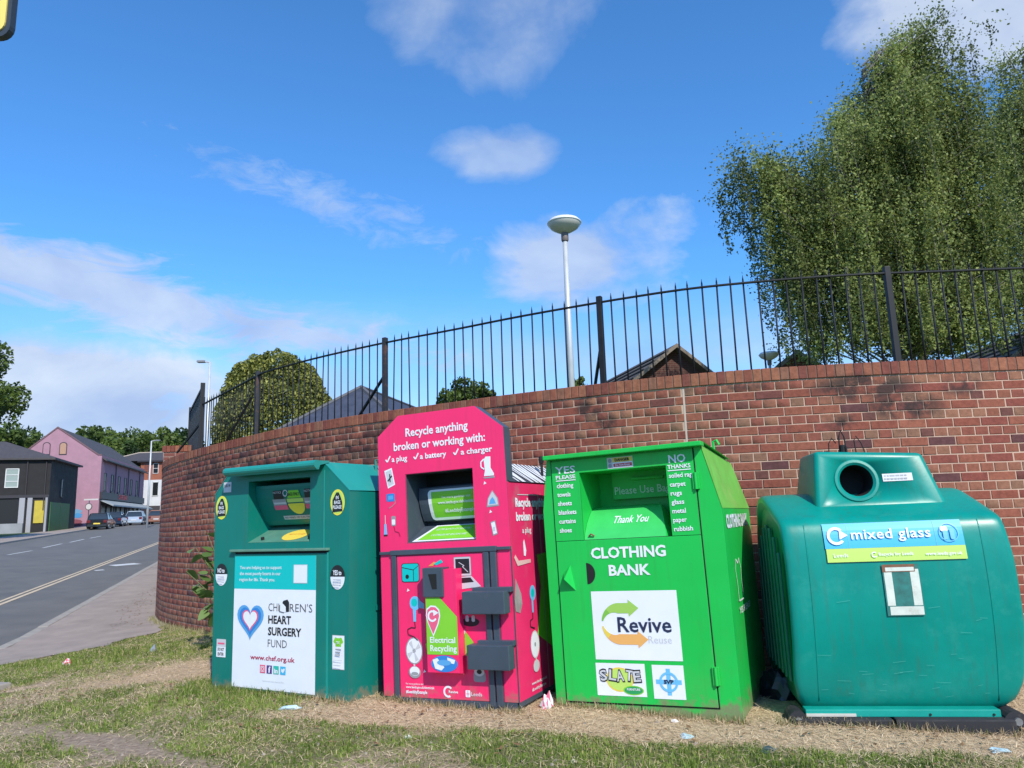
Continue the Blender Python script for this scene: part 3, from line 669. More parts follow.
barm = MB(); barm.tube([(0, 0, 0), (0, 0, 1.02)], .008, 6); barm.tube([(0, 0, 1.02), (0, 0, 1.07)], [.008, .0015], 6); bar_me = barm.mesh('bar', M_fence, True)
for a, b in zip(posts, posts[1:]):
    n = max(1, round((b - a) / .124))
    for i in range(1, n):
        q = fp(a + (b - a) * i / n); child_at('bar', bar_me, fence, Matrix.Translation((q[0], q[1], q[2] - .995)) @ Matrix.Rotation(RNG.normal(0, .006), 4, 'Y') @ Matrix.Rotation(RNG.normal(0, .006), 4, 'X'))
    pts = [tuple(fp(x) - np.array([0, 0, .005])) for x in np.linspace(a, b, 14)]
    for dz in (0, -.93):
        mb = MB()
        for u, w in zip(pts, pts[1:]):
            d = Vector(w) - Vector(u); d.z = 0; d.normalize(); sx = Vector((-d.y, d.x, 0)) * .02
            U = Vector(u) + Vector((0, 0, dz)); Wv = Vector(w) + Vector((0, 0, dz)); h = Vector((0, 0, .006))
            mb.add([U - sx - h, U + sx - h, U + sx + h, U - sx + h, Wv - sx - h, Wv + sx - h, Wv + sx + h, Wv - sx + h], [(0, 1, 5, 4), (1, 2, 6, 5), (2, 3, 7, 6), (3, 0, 4, 7)])
        child_at('rail', mb.mesh('rail', M_fence), fence, Matrix.Identity(4))
for i, s in enumerate(posts):
    q = fp(s); d = fp(s + .1) - fp(s - .1); ang = math.atan2(d[1], d[0])
    mb = MB(); mb.cbox((-.026, -.026, -1.15), (.026, .026, .055 if i < 5 else .12), .004)
    child_at('post', mb.mesh('post', M_fencer if i in (3, 4) else M_fence), fence, Matrix.Translation(q) @ Matrix.Rotation(ang, 4, 'Z'), label='rust streaked square post' if i in (3, 4) else None)
for (px0, py0, px1, py1, s, dy) in ((383, 378, 361, 413, posts[3], .40), (252, 397, 226, 442, posts[4], .5), (600, 352, 595, 386, posts[2], .45), (200, 424, 180, 449, posts[5], .5)):
    q = fp(s); a = at(px0, py0, q[1] + .02); b = at(px1, py1, q[1] + dy); mb = MB(); b = b + (b - a) * .15
    mb.tube([a, b], .019, 4); child_at('brace', mb.mesh('brace', M_fence), fence, Matrix.Identity(4))
# taller screen of bars seen almost edge on, beyond the end post
A2 = at(203, 383, 12.4); B2 = at(191, 408, 15.0)
tall = thing('tall_railings', 'short run of taller dark railings seen almost edge on at the wall\'s left end', 'railings', (A2.x, 12.4, 2.3))
L2 = (Vector((B2.x, 15, 0)) - Vector((A2.x, 12.4, 0))).length; dd = (Vector((B2.x, 15, 0)) - Vector((A2.x, 12.4, 0))).normalized(); ang = math.atan2(dd.y, dd.x)
tall.rotation_euler = (0, 0, ang); tz = A2.z - 2.3
mb = MB(); mb.box((-.02, -.012, -.3), (.03, .012, tz - .06)); slat = mb.mesh('bar', M_fence)
n = int(L2 / .085)
for i in range(1, n): obj('bar', slat, tall, loc=(L2 * i / n, 0, .02))
for x in (0, L2): mb = MB(); mb.cbox((-.035, -.035, -.3), (.035, .035, tz), .004); obj('post', mb.mesh('post', M_fence), tall, loc=(x, 0, 0))
for z in (.25, tz - .1): mb = MB(); mb.box((0, .0125, z - .02), (L2, .03, z + .02)); mb.build('rail', M_fence, tall)
# ------------------------------------------------------------------ sheet metal bank with a hatch cut in its front
def bank_shell(front, back, D, hole, m, v0=0.0, bottom=True, backface=True):
    """front/back: outlines (u,z) walked counterclockwise from bottom left; hole=(u0,z0,u1,z1)"""
    bm = bmesh.new(); n = len(front)
    fv = [bm.verts.new((u, v0, z)) for u, z in front]; bv = [bm.verts.new((u, D, z)) for u, z in back]
    u0, z0, u1, z1 = hole; hv = [bm.verts.new((u, v0, z)) for u, z in ((u0, z0), (u1, z0), (u1, z1), (u0, z1))]
    def zat(u):      # top outline height at u
        pts = list(front[2:]); pts.sort(); return float(np.interp(u, [p[0] for p in pts], [p[1] for p in pts]))
    zt0, zt1 = zat(u0), zat(u1)
    b0 = bm.verts.new((u0, v0, front[0][1])); b1 = bm.verts.new((u1, v0, front[1][1])); t0 = bm.verts.new((u0, v0, zt0)); t1 = bm.verts.new((u1, v0, zt1))
    right = [v for v, p in list(zip(fv, front))[2:] if p[0] > u1]; right.sort(key=lambda v: v.co.z)
    left = [v for v, p in list(zip(fv, front))[2:] if p[0] < u0]; left.sort(key=lambda v: v.co.z)
    bm.faces.new([b1, fv[1]] + right + [t1, hv[2], hv[1]]); bm.faces.new([fv[0], b0, hv[0], hv[3], t0] + left[::-1])
    bm.faces.new([b0, b1, hv[1], hv[0]]); bm.faces.new([hv[3], hv[2], t1, t0])
    for i in range(n):
        if i == 0 and not bottom: continue
        bm.faces.new([fv[i], bv[i], bv[(i + 1) % n], fv[(i + 1) % n]])
    if backface: bm.faces.new(bv)
    bmesh.ops.recalc_face_normals(bm, faces=bm.faces)
    # recalc on an open shell can flip everything: make the front look towards -y
    ff = min(bm.faces, key=lambda f: f.calc_center_median().y)
    me = bpy.data.meshes.new('shell'); bm.to_mesh(me); bm.free(); me.materials.append(m); return me
def hatch_box(u0, z0, u1, z1, d, m, v0=0.0, floor=None):
    mb = MB(); f = floor if floor is not None else z0
    P = [(u0, v0, z0), (u1, v0, z0), (u1, v0, z1), (u0, v0, z1), (u0, d, f), (u1, d, f), (u1, d, z1), (u0, d, z1)]
    mb.add(P, [(0, 1, 5, 4), (1, 2, 6, 5), (2, 3, 7, 6), (3, 0, 4, 7), (4, 5, 6, 7)]); return mb.mesh('recess', m, fixn=False)
def bank(name, label, ox, oy, oz, yaw, lean):
    return thing(name, label, 'recycling bank', (ox, oy, oz), Matrix.Rotation(R(yaw), 3, 'Z').__matmul__(Matrix.Rotation(R(-lean), 3, 'Y')).to_euler(), 'recycling banks along the wall')
def oval(m_rim, m_in, cx, cz, rx, rz): return [(m_rim, ell(cx, cz, rx, rz, 28)), (m_in, ell(cx, cz, rx * .82, rz * .86, 28))]
def bagshape(m, cx, cz, w, h): return [(m, [(cx - w * .5, cz - h * .5), (cx + w * .5, cz - h * .46), (cx + w * .48, cz), (cx + w * .3, cz + h * .3), (cx + w * .12, cz + h * .5), (cx - w * .12, cz + h * .5), (cx - w * .3, cz + h * .32), (cx - w * .5, cz + .02)])]

# ================================================================== dark green bank, far left
T = bank('clothes_bank', 'dark green metal bank with a white heart charity poster, leftmost of the row', -2.51, 6.38, -.01, -29.2, .4)
ft = [(-.01, 0), (1.44, 0), (1.452, 1.523), (1.19, 1.755), (.15, 1.76), (-.045, 1.560)]
bt = [(-.01, .0), (1.44, .0), (1.45, 1.50), (1.19, 1.70), (.15, 1.70), (-.045, 1.54)]
obj('body', bank_shell(ft, bt, 1.15, (.36, 1.155, 1.05, 1.655), M_teal), T)
obj('recess', hatch_box(.36, 1.155, 1.05, 1.655, .34, M_teal, v0=.0, floor=1.30), T); obj('throat_shade', mesh_np('throat_shade', [(.361, .30, 1.58), (1.049, .30, 1.58), (1.049, .30, 1.654), (.361, .30, 1.654)], [(0, 1, 2, 3)], M_dark), T)  # dark sheet above the drum paints the shade inside the hatch
mb = MB()                                                                   # tipping drum inside the hatch: curved plate sloping inwards
prof = [(.05, 1.615), (.050, 1.59), (.062, 1.52), (.095, 1.44), (.13, 1.38), (.165, 1.325), (.20, 1.292), (.33, 1.29), (.33, 1.615)]
mb.prism([(a + .02, b) for a, b in prof], .365, 1.045, axis=0); drum = mb.build('chute_drum', M_teal, T, smooth=False)
def drum_v(z): return float(np.interp(z, [p[1] for p in prof[:7]][::-1], [p[0] for p in prof[:7]][::-1])) + .02
def dpatch(name, m_list, par=T): return fill(name, par, m_list, v=-.004, warp=drum_v)
for cx in (.62, .965):
    dpatch('notice', [(M_black, rect(cx - .055, 1.50, cx + .055, 1.57)), (M_grayp, rect(cx - .075, 1.45, cx + .075, 1.50)), (M_lgray, rect(cx - .07, 1.46, cx + .07, 1.475)), (M_pinkp, rect(cx - .075, 1.415, cx + .075, 1.45))] + arc_band(M_lgray, cx + .085, 1.545, .02, .028, 0, 360, 12))
    text('NOTICE', T, cx - .05, 1.545, .018, M_lgray, width=.09, v=-.008, warp=drum_v)
dpatch('notice', [(M_yellow, ell(.795, 1.46, .09, .085, 14, 180, 360)), (M_lime_p, rect(.705, 1.47, .885, 1.50)), (M_lime, [(.72, 1.505), (.87, 1.505), (.85, 1.565), (.74, 1.565)])])
text('BAGS ONLY', T, .728, 1.522, .026, M_black, width=.13, bold=.015, v=-.008, warp=drum_v)
dpatch('notice', [(M_lgray, rect(.60, 1.335, 1.03, 1.365))]); text('NO HARD OR ELECTRICAL ITEMS', T, .615, 1.342, .016, M_black, width=.40, v=-.008, warp=drum_v)
# sloping tray in the hatch
def tray_plane(u0, u1, z0, d, z1): return lambda a, b: (u0 + (u1 - u0) * a, .004 + d * b, z0 + (z1 - z0) * b + .004)
tp = tray_plane(.36, 1.05, 1.155, .34, 1.30)
def on_plane(name, m, pts, pl, par, lift=0.0):
    return obj(name, mesh_np(name, [Vector(pl(a, b)) + Vector((0, -lift, lift)) for a, b in pts], [tuple(range(len(pts)))], m), par)
obj('tray', mesh_np('tray', [tp(0, 0), tp(1, 0), tp(1, 1), tp(0, 1)], [(0, 1, 2, 3)], mat('worn_tray_green', (.10, .26, .19), .38, var=.12, vscale=5, dirt=(.25, .33, .26), dirt_scale=4)), T)
on_plane('notice', M_amber, [(.62 + .19 * math.cos(t), .34 + .27 * math.sin(t)) for t in np.linspace(0, 2 * PI, 25)[:-1]], tp, T, .002)
text('HELP US TO HELP', T, 0, 0, .1, M_orange, plane=lambda a, b: Vector(tp(.50 + a * .36, .34 + b * .6)) + Vector((0, -.004, .004)), width=.7)
for u in (.18, .93): mb = MB(); mb.tube([(.36 + .69 * u, .05, 1.18), (.36 + .69 * u, .045, 1.20)], .014, 10); mb.build('bolt', M_dark, T)
# lid: folded hood with a rolled front lip
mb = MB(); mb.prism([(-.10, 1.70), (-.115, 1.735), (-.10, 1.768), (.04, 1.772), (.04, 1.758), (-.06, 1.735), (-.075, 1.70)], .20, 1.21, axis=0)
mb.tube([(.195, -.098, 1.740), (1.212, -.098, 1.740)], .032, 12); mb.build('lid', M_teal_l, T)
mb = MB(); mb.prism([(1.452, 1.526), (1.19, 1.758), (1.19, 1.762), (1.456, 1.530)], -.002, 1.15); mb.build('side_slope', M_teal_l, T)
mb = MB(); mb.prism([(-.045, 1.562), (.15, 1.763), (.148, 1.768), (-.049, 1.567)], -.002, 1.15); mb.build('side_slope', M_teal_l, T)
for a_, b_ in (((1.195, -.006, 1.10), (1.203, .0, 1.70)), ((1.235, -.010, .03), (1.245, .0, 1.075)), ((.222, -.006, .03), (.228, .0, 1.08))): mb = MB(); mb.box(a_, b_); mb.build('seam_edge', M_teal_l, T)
mb = MB(); mb.cbox((.19, -.035, 1.088), (1.26, .0, 1.108), .005); mb.build('rain_strip', mat('weathered_green_strip', (.12, .25, .18), .45, var=.15, vscale=9), T)
mb = MB(); mb.cbox((.228, -.012, .028), (1.232, -.001, 1.07), .004); mb.build('door', M_teal, T)
mb = MB(); mb.box((.22, -.0015, .0), (1.24, -.0005, 1.086)); mb.build('door_gap_shade', M_dark, T)  # dark sheet behind the door paints the shade in its gap
pst = fill('poster', T, [(M_white, rect(.238, .045, 1.132, 1.052)), (M_turq, rect(.238, .797, 1.132, 1.052))], v=-.0135)
V_ = -.016
for i, l in enumerate(('You are helping us to support', 'the most poorly hearts in our', 'region for life. Thank you.')):
    text(l, T, .30, .952 - i * .047, .026, M_white, width=(.47, .46, .40)[i], bold=.012, v=V_)
smear('blank_code_card', T, [(M_lgray, rect(.90, .845, 1.045, .985)), (M_white, rect(.905, .85, 1.04, .98))], v=V_)  # plain white card standing in for the printed code
def heart(cx, cz, s, n=36):
    out = []
    for i in range(n):
        t = 2 * PI * i / n; out.append((cx + s * .0625 * 16 * math.sin(t) ** 3, cz + s * .0625 * (13 * math.cos(t) - 5 * math.cos(2 * t) - 2 * math.cos(3 * t) - math.cos(4 * t))))
    return out
def heartf(m, cx, cz, s): # fan of triangles keeps the notch clean
    h = heart(cx, cz, s); return [(m, [(cx, cz - s * .1), h[i], h[(i + 1) % len(h)]]) for i in range(len(h))]
hm = mat('print_mid_blue', (.10, .36, .68), .45)
smear('heart_logo', T, heartf(hm, .435, .56, .150), v=V_); smear('heart_logo', T, heartf(M_blue, .435, .562, .122), v=V_ - .001)
smear('heart_logo', T, heartf(M_pinkp, .435, .565, .092), v=V_ - .002); smear('heart_logo', T, heartf(M_white, .435, .566, .078), v=V_ - .003)
M_ltext = mat('print_mid_grey', (.09, .09, .10), .5)
text('CHI', T, .635, .632, .062, M_ltext, width=.115, bold=-.006, v=V_); text("REN'S", T, .865, .632, .062, M_ltext, width=.235, bold=-.006, v=V_)
smear('open_book_mark', T, [(M_black, [(.775, .680), (.795, .712), (.840, .722), (.858, .700), (.858, .632), (.80, .626)]), (M_white, [(.762, .680), (.785, .695), (.822, .668), (.825, .628), (.80, .626), (.762, .634)]), (M_ltext, [(.754, .680), (.762, .680), (.762, .634), (.805, .626), (.805, .620), (.754, .628)])], v=V_, step=.0005)
text('HEART', T, .635, .540, .060, M_black, width=.245, bold=.028, v=V_); text('SURGERY', T, .635, .452, .060, M_black, width=.355, bold=.028, v=V_)
text('FUND', T, .635, .362, .060, M_ltext, width=.205, bold=-.006, v=V_)
text('www.chsf.org.uk', T, .445, .262, .036, M_maroon, width=.48, bold=.018, v=V_)
for i, m in enumerate((M_pinkp, mat('print_violet', (.10, .04, .22), .5), mat('print_sea_green', (.03, .48, .38), .5), M_sky)):
    x = .555 + i * .073; smear('social_icon', T, [(m, rect(x, .166, x + .058, .226))], v=V_)
    if i == 0: smear('icon_mark', T, arc_band(M_white, x + .029, .196, .010, .014, 0, 360, 10) + stroke(M_white, [(x + .011, .178), (x + .047, .178), (x + .047, .214), (x + .011, .214), (x + .011, .178)], .004), v=V_ - .001)
    elif i == 3: smear('icon_mark', T, [(M_white, [(x + .012, .19), (x + .03, .178), (x + .046, .196), (x + .05, .21), (x + .036, .212), (x + .03, .203), (x + .014, .21)])], v=V_ - .001)
    else: text('f' if i == 1 else 'in', T, x + (.020 if i == 1 else .010), .174, .044 if i == 1 else .034, M_white, bold=.04, v=V_ - .001, width=None if i == 1 else .038)
text('Registered charity number England and Wales', T, .585, .105, .011, M_lgray, width=.23, v=V_)
for cx, cz in ((.045, 1.455), (1.335, 1.445)):
    fill('badge', T, oval(M_yellow, M_lime_p, cx, cz, .072, .098) + bagshape(M_black, cx, cz, .10, .15), v=-.003)
    for j, l in enumerate(('IN', 'BAGS', 'PLEASE')): text(l, T, cx, cz + .024 - j * .036, .026, M_white, width=(.026, .062, .088)[j], bold=.02, v=-.007, align='CENTER')
for cx, cz, w in ((.066, .915, 'NO to'), (1.338, .90, 'YES to')):
    fill('badge', T, [(M_white, ell(cx, cz - .01, .070, .088, 28)), (M_black, ell(cx, cz - .005, .072, .085, 18, 0, 180) )] + faint_lines(M_lgray, cx - .045, cz - .075, cx + .045, cz - .018, 4, 3), v=-.003)
    text(w, T, cx, cz + .008, .035, M_white, width=.085, bold=.03, v=-.008, align='CENTER')
fill('badge', T, [(M_lgray, rect(.06, 1.58, .155, 1.665))], v=-.003); text('LS19', T, .108, 1.625, .022, M_black, width=.07, bold=.02, v=-.006, align='CENTER')
fill('sticker', T, [(M_lgray, rect(.035, .255, .145, .395)), (M_white, rect(.035, .255, .145, .335)), (M_pinkp, rect(.05, .355, .13, .368))], v=-.003)
text('DO NOT', T, .09, .305, .024, M_black, width=.075, bold=.02, v=-.006, align='CENTER'); text('ENTER', T, .09, .268, .024, M_black, width=.07, bold=.02, v=-.006, align='CENTER')
fill('sticker', T, [(M_lgray, rect(1.29, .235, 1.408, .475)), (M_white, rect(1.294, .239, 1.404, .471)), (M_lime, [(1.30, .43), (1.32, .462), (1.335, .456), (1.362, .456), (1.378, .462), (1.398, .43), (1.384, .415), (1.378, .422), (1.376, .395), (1.322, .395), (1.320, .422), (1.314, .415)])] + faint_lines(M_grayp, 1.322, .33, 1.38, .385, 3, 4) + faint_lines(M_lgray, 1.305, .26, 1.395, .31, 3, 5, .3), v=-.003)
text('TEX', T, 1.35, .415, .02, M_white, width=.035, bold=.02, v=-.010, align='CENTER')
mb = MB(); mb.box((1.4525, .30, .62), (1.4585, 1.0, .66)); mb.box((1.4525, .30, 1.02), (1.4565, 1.0, 1.024)); mb.build('side_seam', M_teal, T)
mb = MB(); mb.tube([(1.25, .55, 1.66), (1.25, .55, 1.80), (1.31, .55, 1.80), (1.31, .55, 1.64)], .010, 6); mb.build('lifting_lug', M_teal_l, T)

# ================================================================== pink electricals bank
P = bank('electricals_bank', 'tall bright pink bank with white Recycle anything lettering and grey bars', -1.01, 5.79, 0, -25.9, 1.7)
M_pinks = mat('pink_vinyl_scuffed', (.78, .025, .13), .42, var=.07, vscale=3, dirt=(.30, .22, .21), dirt_scale=2.6, dirt_amt=.75)
H_ = (.245, 1.113, .832, 1.632)
fo = [(.0, .03), (1.108, .03), (1.108, 1.505), (.94, 1.66), (.16, 1.66), (.0, 1.505)]
obj('body', bank_shell(fo, fo, 1.02, (.25, 1.118, .83, 1.628), M_pinks), P)
# tall slab front with cut corners: ring of pink with a grey edge
so_ = [(.0, 1.055), (1.108, 1.055), (1.098, 1.905), (.872, 2.083), (.193, 2.087), (.0, 1.940)]
me = bank_shell(so_, [(a, b) for a, b in so_], .10, H_, M_gray, v0=-.004, backface=False)
me.materials.append(M_pink)
for f in me.polygons:
    if abs(f.normal.y) > .99 and f.center.y < .0:
        f.material_index = 1
obj('front_slab', me, P)
obj('recess', hatch_box(.245, 1.113, .832, 1.632, .30, M_gray, v0=-.004, floor=1.235), P); obj('throat_shade', mesh_np('throat_shade', [(.246, .29, 1.52), (.831, .29, 1.52), (.831, .29, 1.631), (.246, .29, 1.631)], [(0, 1, 2, 3)], M_dark), P)  # dark sheet at the back paints the hatch's inner shade
mb = MB(); pd = [(.155, 1.52), (.150, 1.47), (.160, 1.40), (.185, 1.33), (.215, 1.275), (.26, 1.262), (.295, 1.262), (.295, 1.525), (.17, 1.530)]
mb.prism(pd, .26, .82, axis=0); mb.build('chute_drum', M_gray, P)
pdv = lambda z: float(np.interp(z, [1.275, 1.33, 1.40, 1.47, 1.52], [.215, .185, .160, .150, .155]))
fill('notice', P, [(M_white, rrect(.345, 1.275, .826, 1.505, .03)), (M_lime, rect(.375, 1.295, .826, 1.490))], v=-.004, warp=pdv)
rows = [(1.275, 1.35), (1.35, 1.43), (1.43, 1.51)]
text('For more guidance visit', P, .47, 1.435, .020, M_white, width=.25, v=-.008, warp=pdv); text('www.leeds.gov.uk/electricals', P, .43, 1.395, .022, M_white, width=.34, bold=.02, v=-.008, warp=pdv)
text('#LeedsbyExample', P, .48, 1.33, .028, M_white, width=.26, bold=.02, v=-.008, warp=pdv)
pp = tray_plane(.245, .832, 1.113, .25, 1.235)
on_plane('tray', M_gray, [(0, 0), (1, 0), (1, 1), (0, 1)], pp, P)
on_plane('notice', M_white, [(.05, .05), (.99, .05), (.90, .95), (.20, .95)], pp, P, .002); on_plane('notice', M_lime, [(.12, .12), (.97, .12), (.86, .88), (.24, .88)], pp, P, .004)
for j, l in enumerate(('ELECTRICALS WITH A PLUG, BATTERY', 'OR CHARGER ARE WELCOME HERE')):
    text(l, P, 0, 0, .1, M_white, plane=lambda a, b, j=j: Vector(pp(.27 + a * .52, (.62, .30)[j] + b * 1.0)) + Vector((0, -.006, .006)), width=1.0)
for (l, u, z, h, w) in (('Recycle anything', .262, 1.918, .064, .548), ('broken or working with:', .150, 1.818, .062, .80)):
    text(l, P, u, z, h, M_white, width=w, bold=.022, v=-.008)
for (l, u, w, cu) in (('a plug', .128, .142, .072), ('a battery', .386, .232, .330), ('a charger', .742, .262, .680)):
    text(l, P, u, 1.735, .042, M_white, width=w, bold=.022, v=-.008)
    smear('tick', P, stroke(M_white, [(cu, 1.757), (cu + .015, 1.738), (cu + .043, 1.782)], .011), v=-.008)
# grey framing of the lower front
mb = MB(); mb.cbox((.0, -.020, 1.040), (1.108, .0, 1.062), .003); mb.cbox((.10, -.026, 1.032), (1.00, .0, 1.070), .005); mb.build('cross_rail', M_gray, P)
mb = MB(); mb.cbox((.108, -.022, .02), (.150, .0, 1.03), .004); mb.build('side_bar', M_gray, P)
for a, b in ((.893, .935), (.948, .995)): mb = MB(); mb.cbox((a, -.026, .0), (b, .0, 1.03), .005); mb.build('side_bar', M_gray, P)
mb = MB(); mb.box((.02, .0, -.02), (1.09, 1.0, .03)); mb.cbox((.15, -.018, -.02), (1.0, .004, .028), .004); mb.build('base_frame', M_gray, P)
mb = MB(); mb.cbox((.155, -.014, .03), (.888, .0, 1.025), .003); mb.build('door', M_pink, P)
for a_, b_ in ((.0, .106), (.998, 1.102)): fill('front_strip', P, [(M_pink, rect(a_, .03, b_, 1.04))], v=-.003)
mb = MB(); mb.box((1.103, -.006, .03), (1.110, .0, 1.04)); mb.build('corner_trim', M_gray, P)
VD = -.0165
DX = .055
sh_ = lambda L: [(m, [(a + DX, c) for a, c in p]) for m, p in L]
# tube for small items
mb = MB(); mb.prism([(-.014, .205), (-.10, .225), (-.10, .925), (-.014, .925)], .395 + DX, .655 + DX, axis=0); mb.build('small_item_tube', M_pink, P)
mb = MB(); mb.cbox((.385 + DX, -.115, .735), (.555 + DX, -.014, .938), .005); hd = mb.build('tube_mouth', M_gray, P); fill('slot', P, sh_([(M_dark, [(.435, .895), (.505, .895), (.505, .79), (.465, .79)])]), v=-.1165)
VT = -.1025
smear('tube_print', P, sh_([(M_lime, [(.398, .732), (.515, .732), (.652, .60), (.652, .345), (.398, .345)])]), v=VT)
smear('tube_print', P, sh_([(M_lime, [(.33, .40), (.345, .335), (.395, .32), (.395, .46)]), (M_lime, [(.657, .50), (.725, .42), (.735, .36), (.70, .33), (.657, .325)])]), v=VD)
smear('location_pin', P, sh_([(M_white, [(.392 + .005, .61), (.405, .655), (.44, .678), (.48, .675), (.51, .65), (.517, .605), (.50, .55), (.455, .465), (.41, .56)])]), v=VT - .0012)
smear('location_pin', P, sh_([(M_pinkp, [(.405, .61), (.412, .648), (.442, .668), (.478, .665), (.503, .643), (.508, .605), (.492, .553), (.455, .482), (.418, .56)])]), v=VT - .0022)
smear('recycling_arrow', P, sh_(arc_band(M_white, .452, .605, .026, .040, 60, 330, 14) + [(M_white, [(.462, .650), (.462, .605), (.505, .628)])]), v=VT - .0034)
text('Electrical', P, .425 + DX, .425, .040, M_white, width=.205, bold=.015, v=VT - .001); text('Recycling', P, .425 + DX, .368, .042, M_white, width=.215, bold=.015, v=VT - .001)
smear('wristband_print', P, sh_([(M_blue, ell(.535, .285, .108, .055, 24)), (M_white, [(.44, .31), (.48, .322), (.535, .262), (.51, .240), (.46, .252)]), (M_white, [(.56, .328), (.625, .312), (.615, .285), (.565, .293)]), (hm, ell(.535, .292, .058, .020, 16))]), v=VT - .0006, step=.0006)
# locking boxes over the bars
for (a, b, c, d) in ((.760, .617, 1.090, .768), (.782, .254, 1.104, .414)):
    mb = MB(); mb.cbox((a, -.118, b), (c, -.026, d), .006); bx = mb.build('lock_box', M_gray, P)
    mb = MB(); mb.cbox((a + .05, -.055, d - .012), (1.112, -.0, d + .022), .004); mb.build('hinge_plate', M_gray, P)
# printed appliances
def deco(shapes, v=VD, nm='appliance_print'): return fill(nm, P, shapes, v=v, step=.0004)
deco([(M_black, rrect(.195, .835, .352, .972, .02)), (M_turq, rrect(.200, .840, .347, .967, .018)), (M_black, [(.20, .945), (.30, .925), (.345, .955), (.345, .950), (.30, .919), (.20, .939)]), (M_black, rect(.298, .845, .303, .922)), (M_black, ell(.245, .875, .016, .016, 12))])
deco([(M_lblue, ell(.305, .685, .046, .050)), (mat('print_grey_blue', (.22, .42, .60), .5), [(.33, .715), (.385, .68), (.385, .645), (.33, .655)]), (M_turq, ell(.300, .69, .026, .028)), (M_lblue, [(.285, .65), (.315, .65), (.310, .555), (.288, .555)])] + stroke(M_black, [(.298, .555), (.303, .51), (.27, .515), (.235, .50), (.24, .465), (.29, .45), (.32, .425)], .006))
deco([(M_grayp, ell(.285, .352, .074, .094)), (M_white, ell(.285, .352, .066, .086)), (M_grayp, ell(.285, .352, .014, .016, 10))] + [(M_lgray, [(.285, .352), (.285 + .06 * math.cos(a), .352 + .075 * math.sin(a)), (.285 + .06 * math.cos(a + .5), .352 + .075 * math.sin(a + .5))]) for a in (.3, 1.9, 3.4, 4.9)] + [(M_lgray, rect(.278, .235, .292, .262)), (M_grayp, ell(.287, .205, .052, .042)), (M_white, ell(.287, .212, .042, .032)), (M_grayp, ell(.287, .195, .030, .012))])
deco([(M_grayp, rrect(.648, .868, .790, 1.003, .008)), (M_lgray, rrect(.652, .872, .786, .999, .008)), (M_black, rect(.662, .885, .777, .989)), (M_lgray, [(.655, .862), (.790, .868), (.865, .795), (.700, .778)]), (M_black, [(.672, .855), (.782, .858), (.808, .826), (.692, .818)])] + stroke(M_lgray, [(.69, .965), (.735, .94), (.72, .935), (.765, .895)], .005))
deco([(M_lgray, [(.64, .665), (.665, .712), (.685, .70), (.665, .655)]), (M_black, ell(.655, .655, .02, .015, 10))]); deco([(M_black, ell(.765, .553, .07, .030)), (M_lgray, rrect(.725, .555, .752, .598, .01)), (M_lgray, rrect(.775, .555, .802, .598, .01))])
deco([(M_black, [(.620, .44), (.645, .405), (.705, .435), (.725, .475), (.70, .49), (.63, .50)]), (M_lgray, [(.632, .462), (.650, .435), (.70, .45), (.722, .49), (.70, .525), (.645, .51)]), (M_blue, [(.655, .475), (.665, .458), (.70, .472), (.70, .502), (.668, .502)])])
deco([(M_grayp, rrect(.77, .155, .865, .225, .02)), (M_lgray, ell(.817, .222, .04, .03)), (M_black, ell(.817, .222, .020, .015)), (M_grayp, rect(.785, .178, .85, .192))])
deco([(M_orange, [(.43, .945), (.48, .975), (.50, .97), (.47, .945)]), (M_turq, [(.48, .96), (.54, .99), (.56, .97), (.50, .95)])])
fill('appliance_print', P, [(M_white, [(.055, 1.672), (.125, 1.690), (.152, 1.560), (.085, 1.535)]), (M_lgray, [(.065, 1.662), (.119, 1.677), (.141, 1.568), (.090, 1.549)])] + stroke(M_black, [(.085, 1.59), (.125, 1.63)], .012) + stroke(M_black, [(.105, 1.645), (.108, 1.582)], .010), v=-.006, step=.0004)
fill('appliance_print', P, [(M_blue, rrect(.070, 1.435, .145, 1.495, .01)), (hm, rect(.085, 1.45, .13, 1.48))] + stroke(M_grayp, [(.145, 1.45), (.15, 1.42), (.115, 1.395), (.09, 1.385)], .005), v=-.006, step=.0004)
fill('appliance_print', P, [(M_lblue, [(.038, 1.185), (.068, 1.185), (.062, 1.27), (.044, 1.27)]), (M_lgray, rect(.050, 1.27, .056, 1.335)), (M_black, rect(.036, 1.178, .070, 1.190))], v=-.006, step=.0004)
fill('appliance_print', P, [(M_grayp, rrect(.108, 1.25, .148, 1.325, .01)), (M_white, rrect(.113, 1.26, .143, 1.30, .008))] + stroke(M_maroon, [(.13, 1.25), (.14, 1.21), (.175, 1.20), (.185, 1.17)], .006), v=-.006, step=.0004)
fill('appliance_print', P, [(M_grayp, [(.915, 1.552), (.93, 1.545), (1.01, 1.545), (1.012, 1.56)]), (M_white, [(.925, 1.562), (.935, 1.600), (.928, 1.68), (.945, 1.702), (.985, 1.700), (.982, 1.62), (1.008, 1.575), (1.005, 1.562)])] + stroke(M_white, [(.93, 1.685), (.905, 1.665), (.905, 1.63), (.93, 1.612)], .010), v=-.006, step=.0004)
fill('appliance_print', P, [(M_grayp, [(.935, 1.34), (1.035, 1.345), (1.028, 1.40), (.985, 1.46), (.945, 1.40)]), (M_lgray, [(.942, 1.352), (1.027, 1.355), (1.02, 1.40), (.985, 1.45), (.95, 1.40)]), (hm, [(.955, 1.36), (1.01, 1.362), (1.0, 1.39), (.985, 1.41), (.965, 1.39)])], v=-.006, step=.0004)
fill('appliance_print', P, [(M_grayp, [(.958, 1.235), (.996, 1.245), (1.012, 1.150), (.974, 1.138)]), (M_white, [(.963, 1.228), (.992, 1.236), (1.006, 1.157), (.978, 1.149)]), (M_lgray, rect(.975, 1.17, .995, 1.2))], v=-.006, step=.0004)
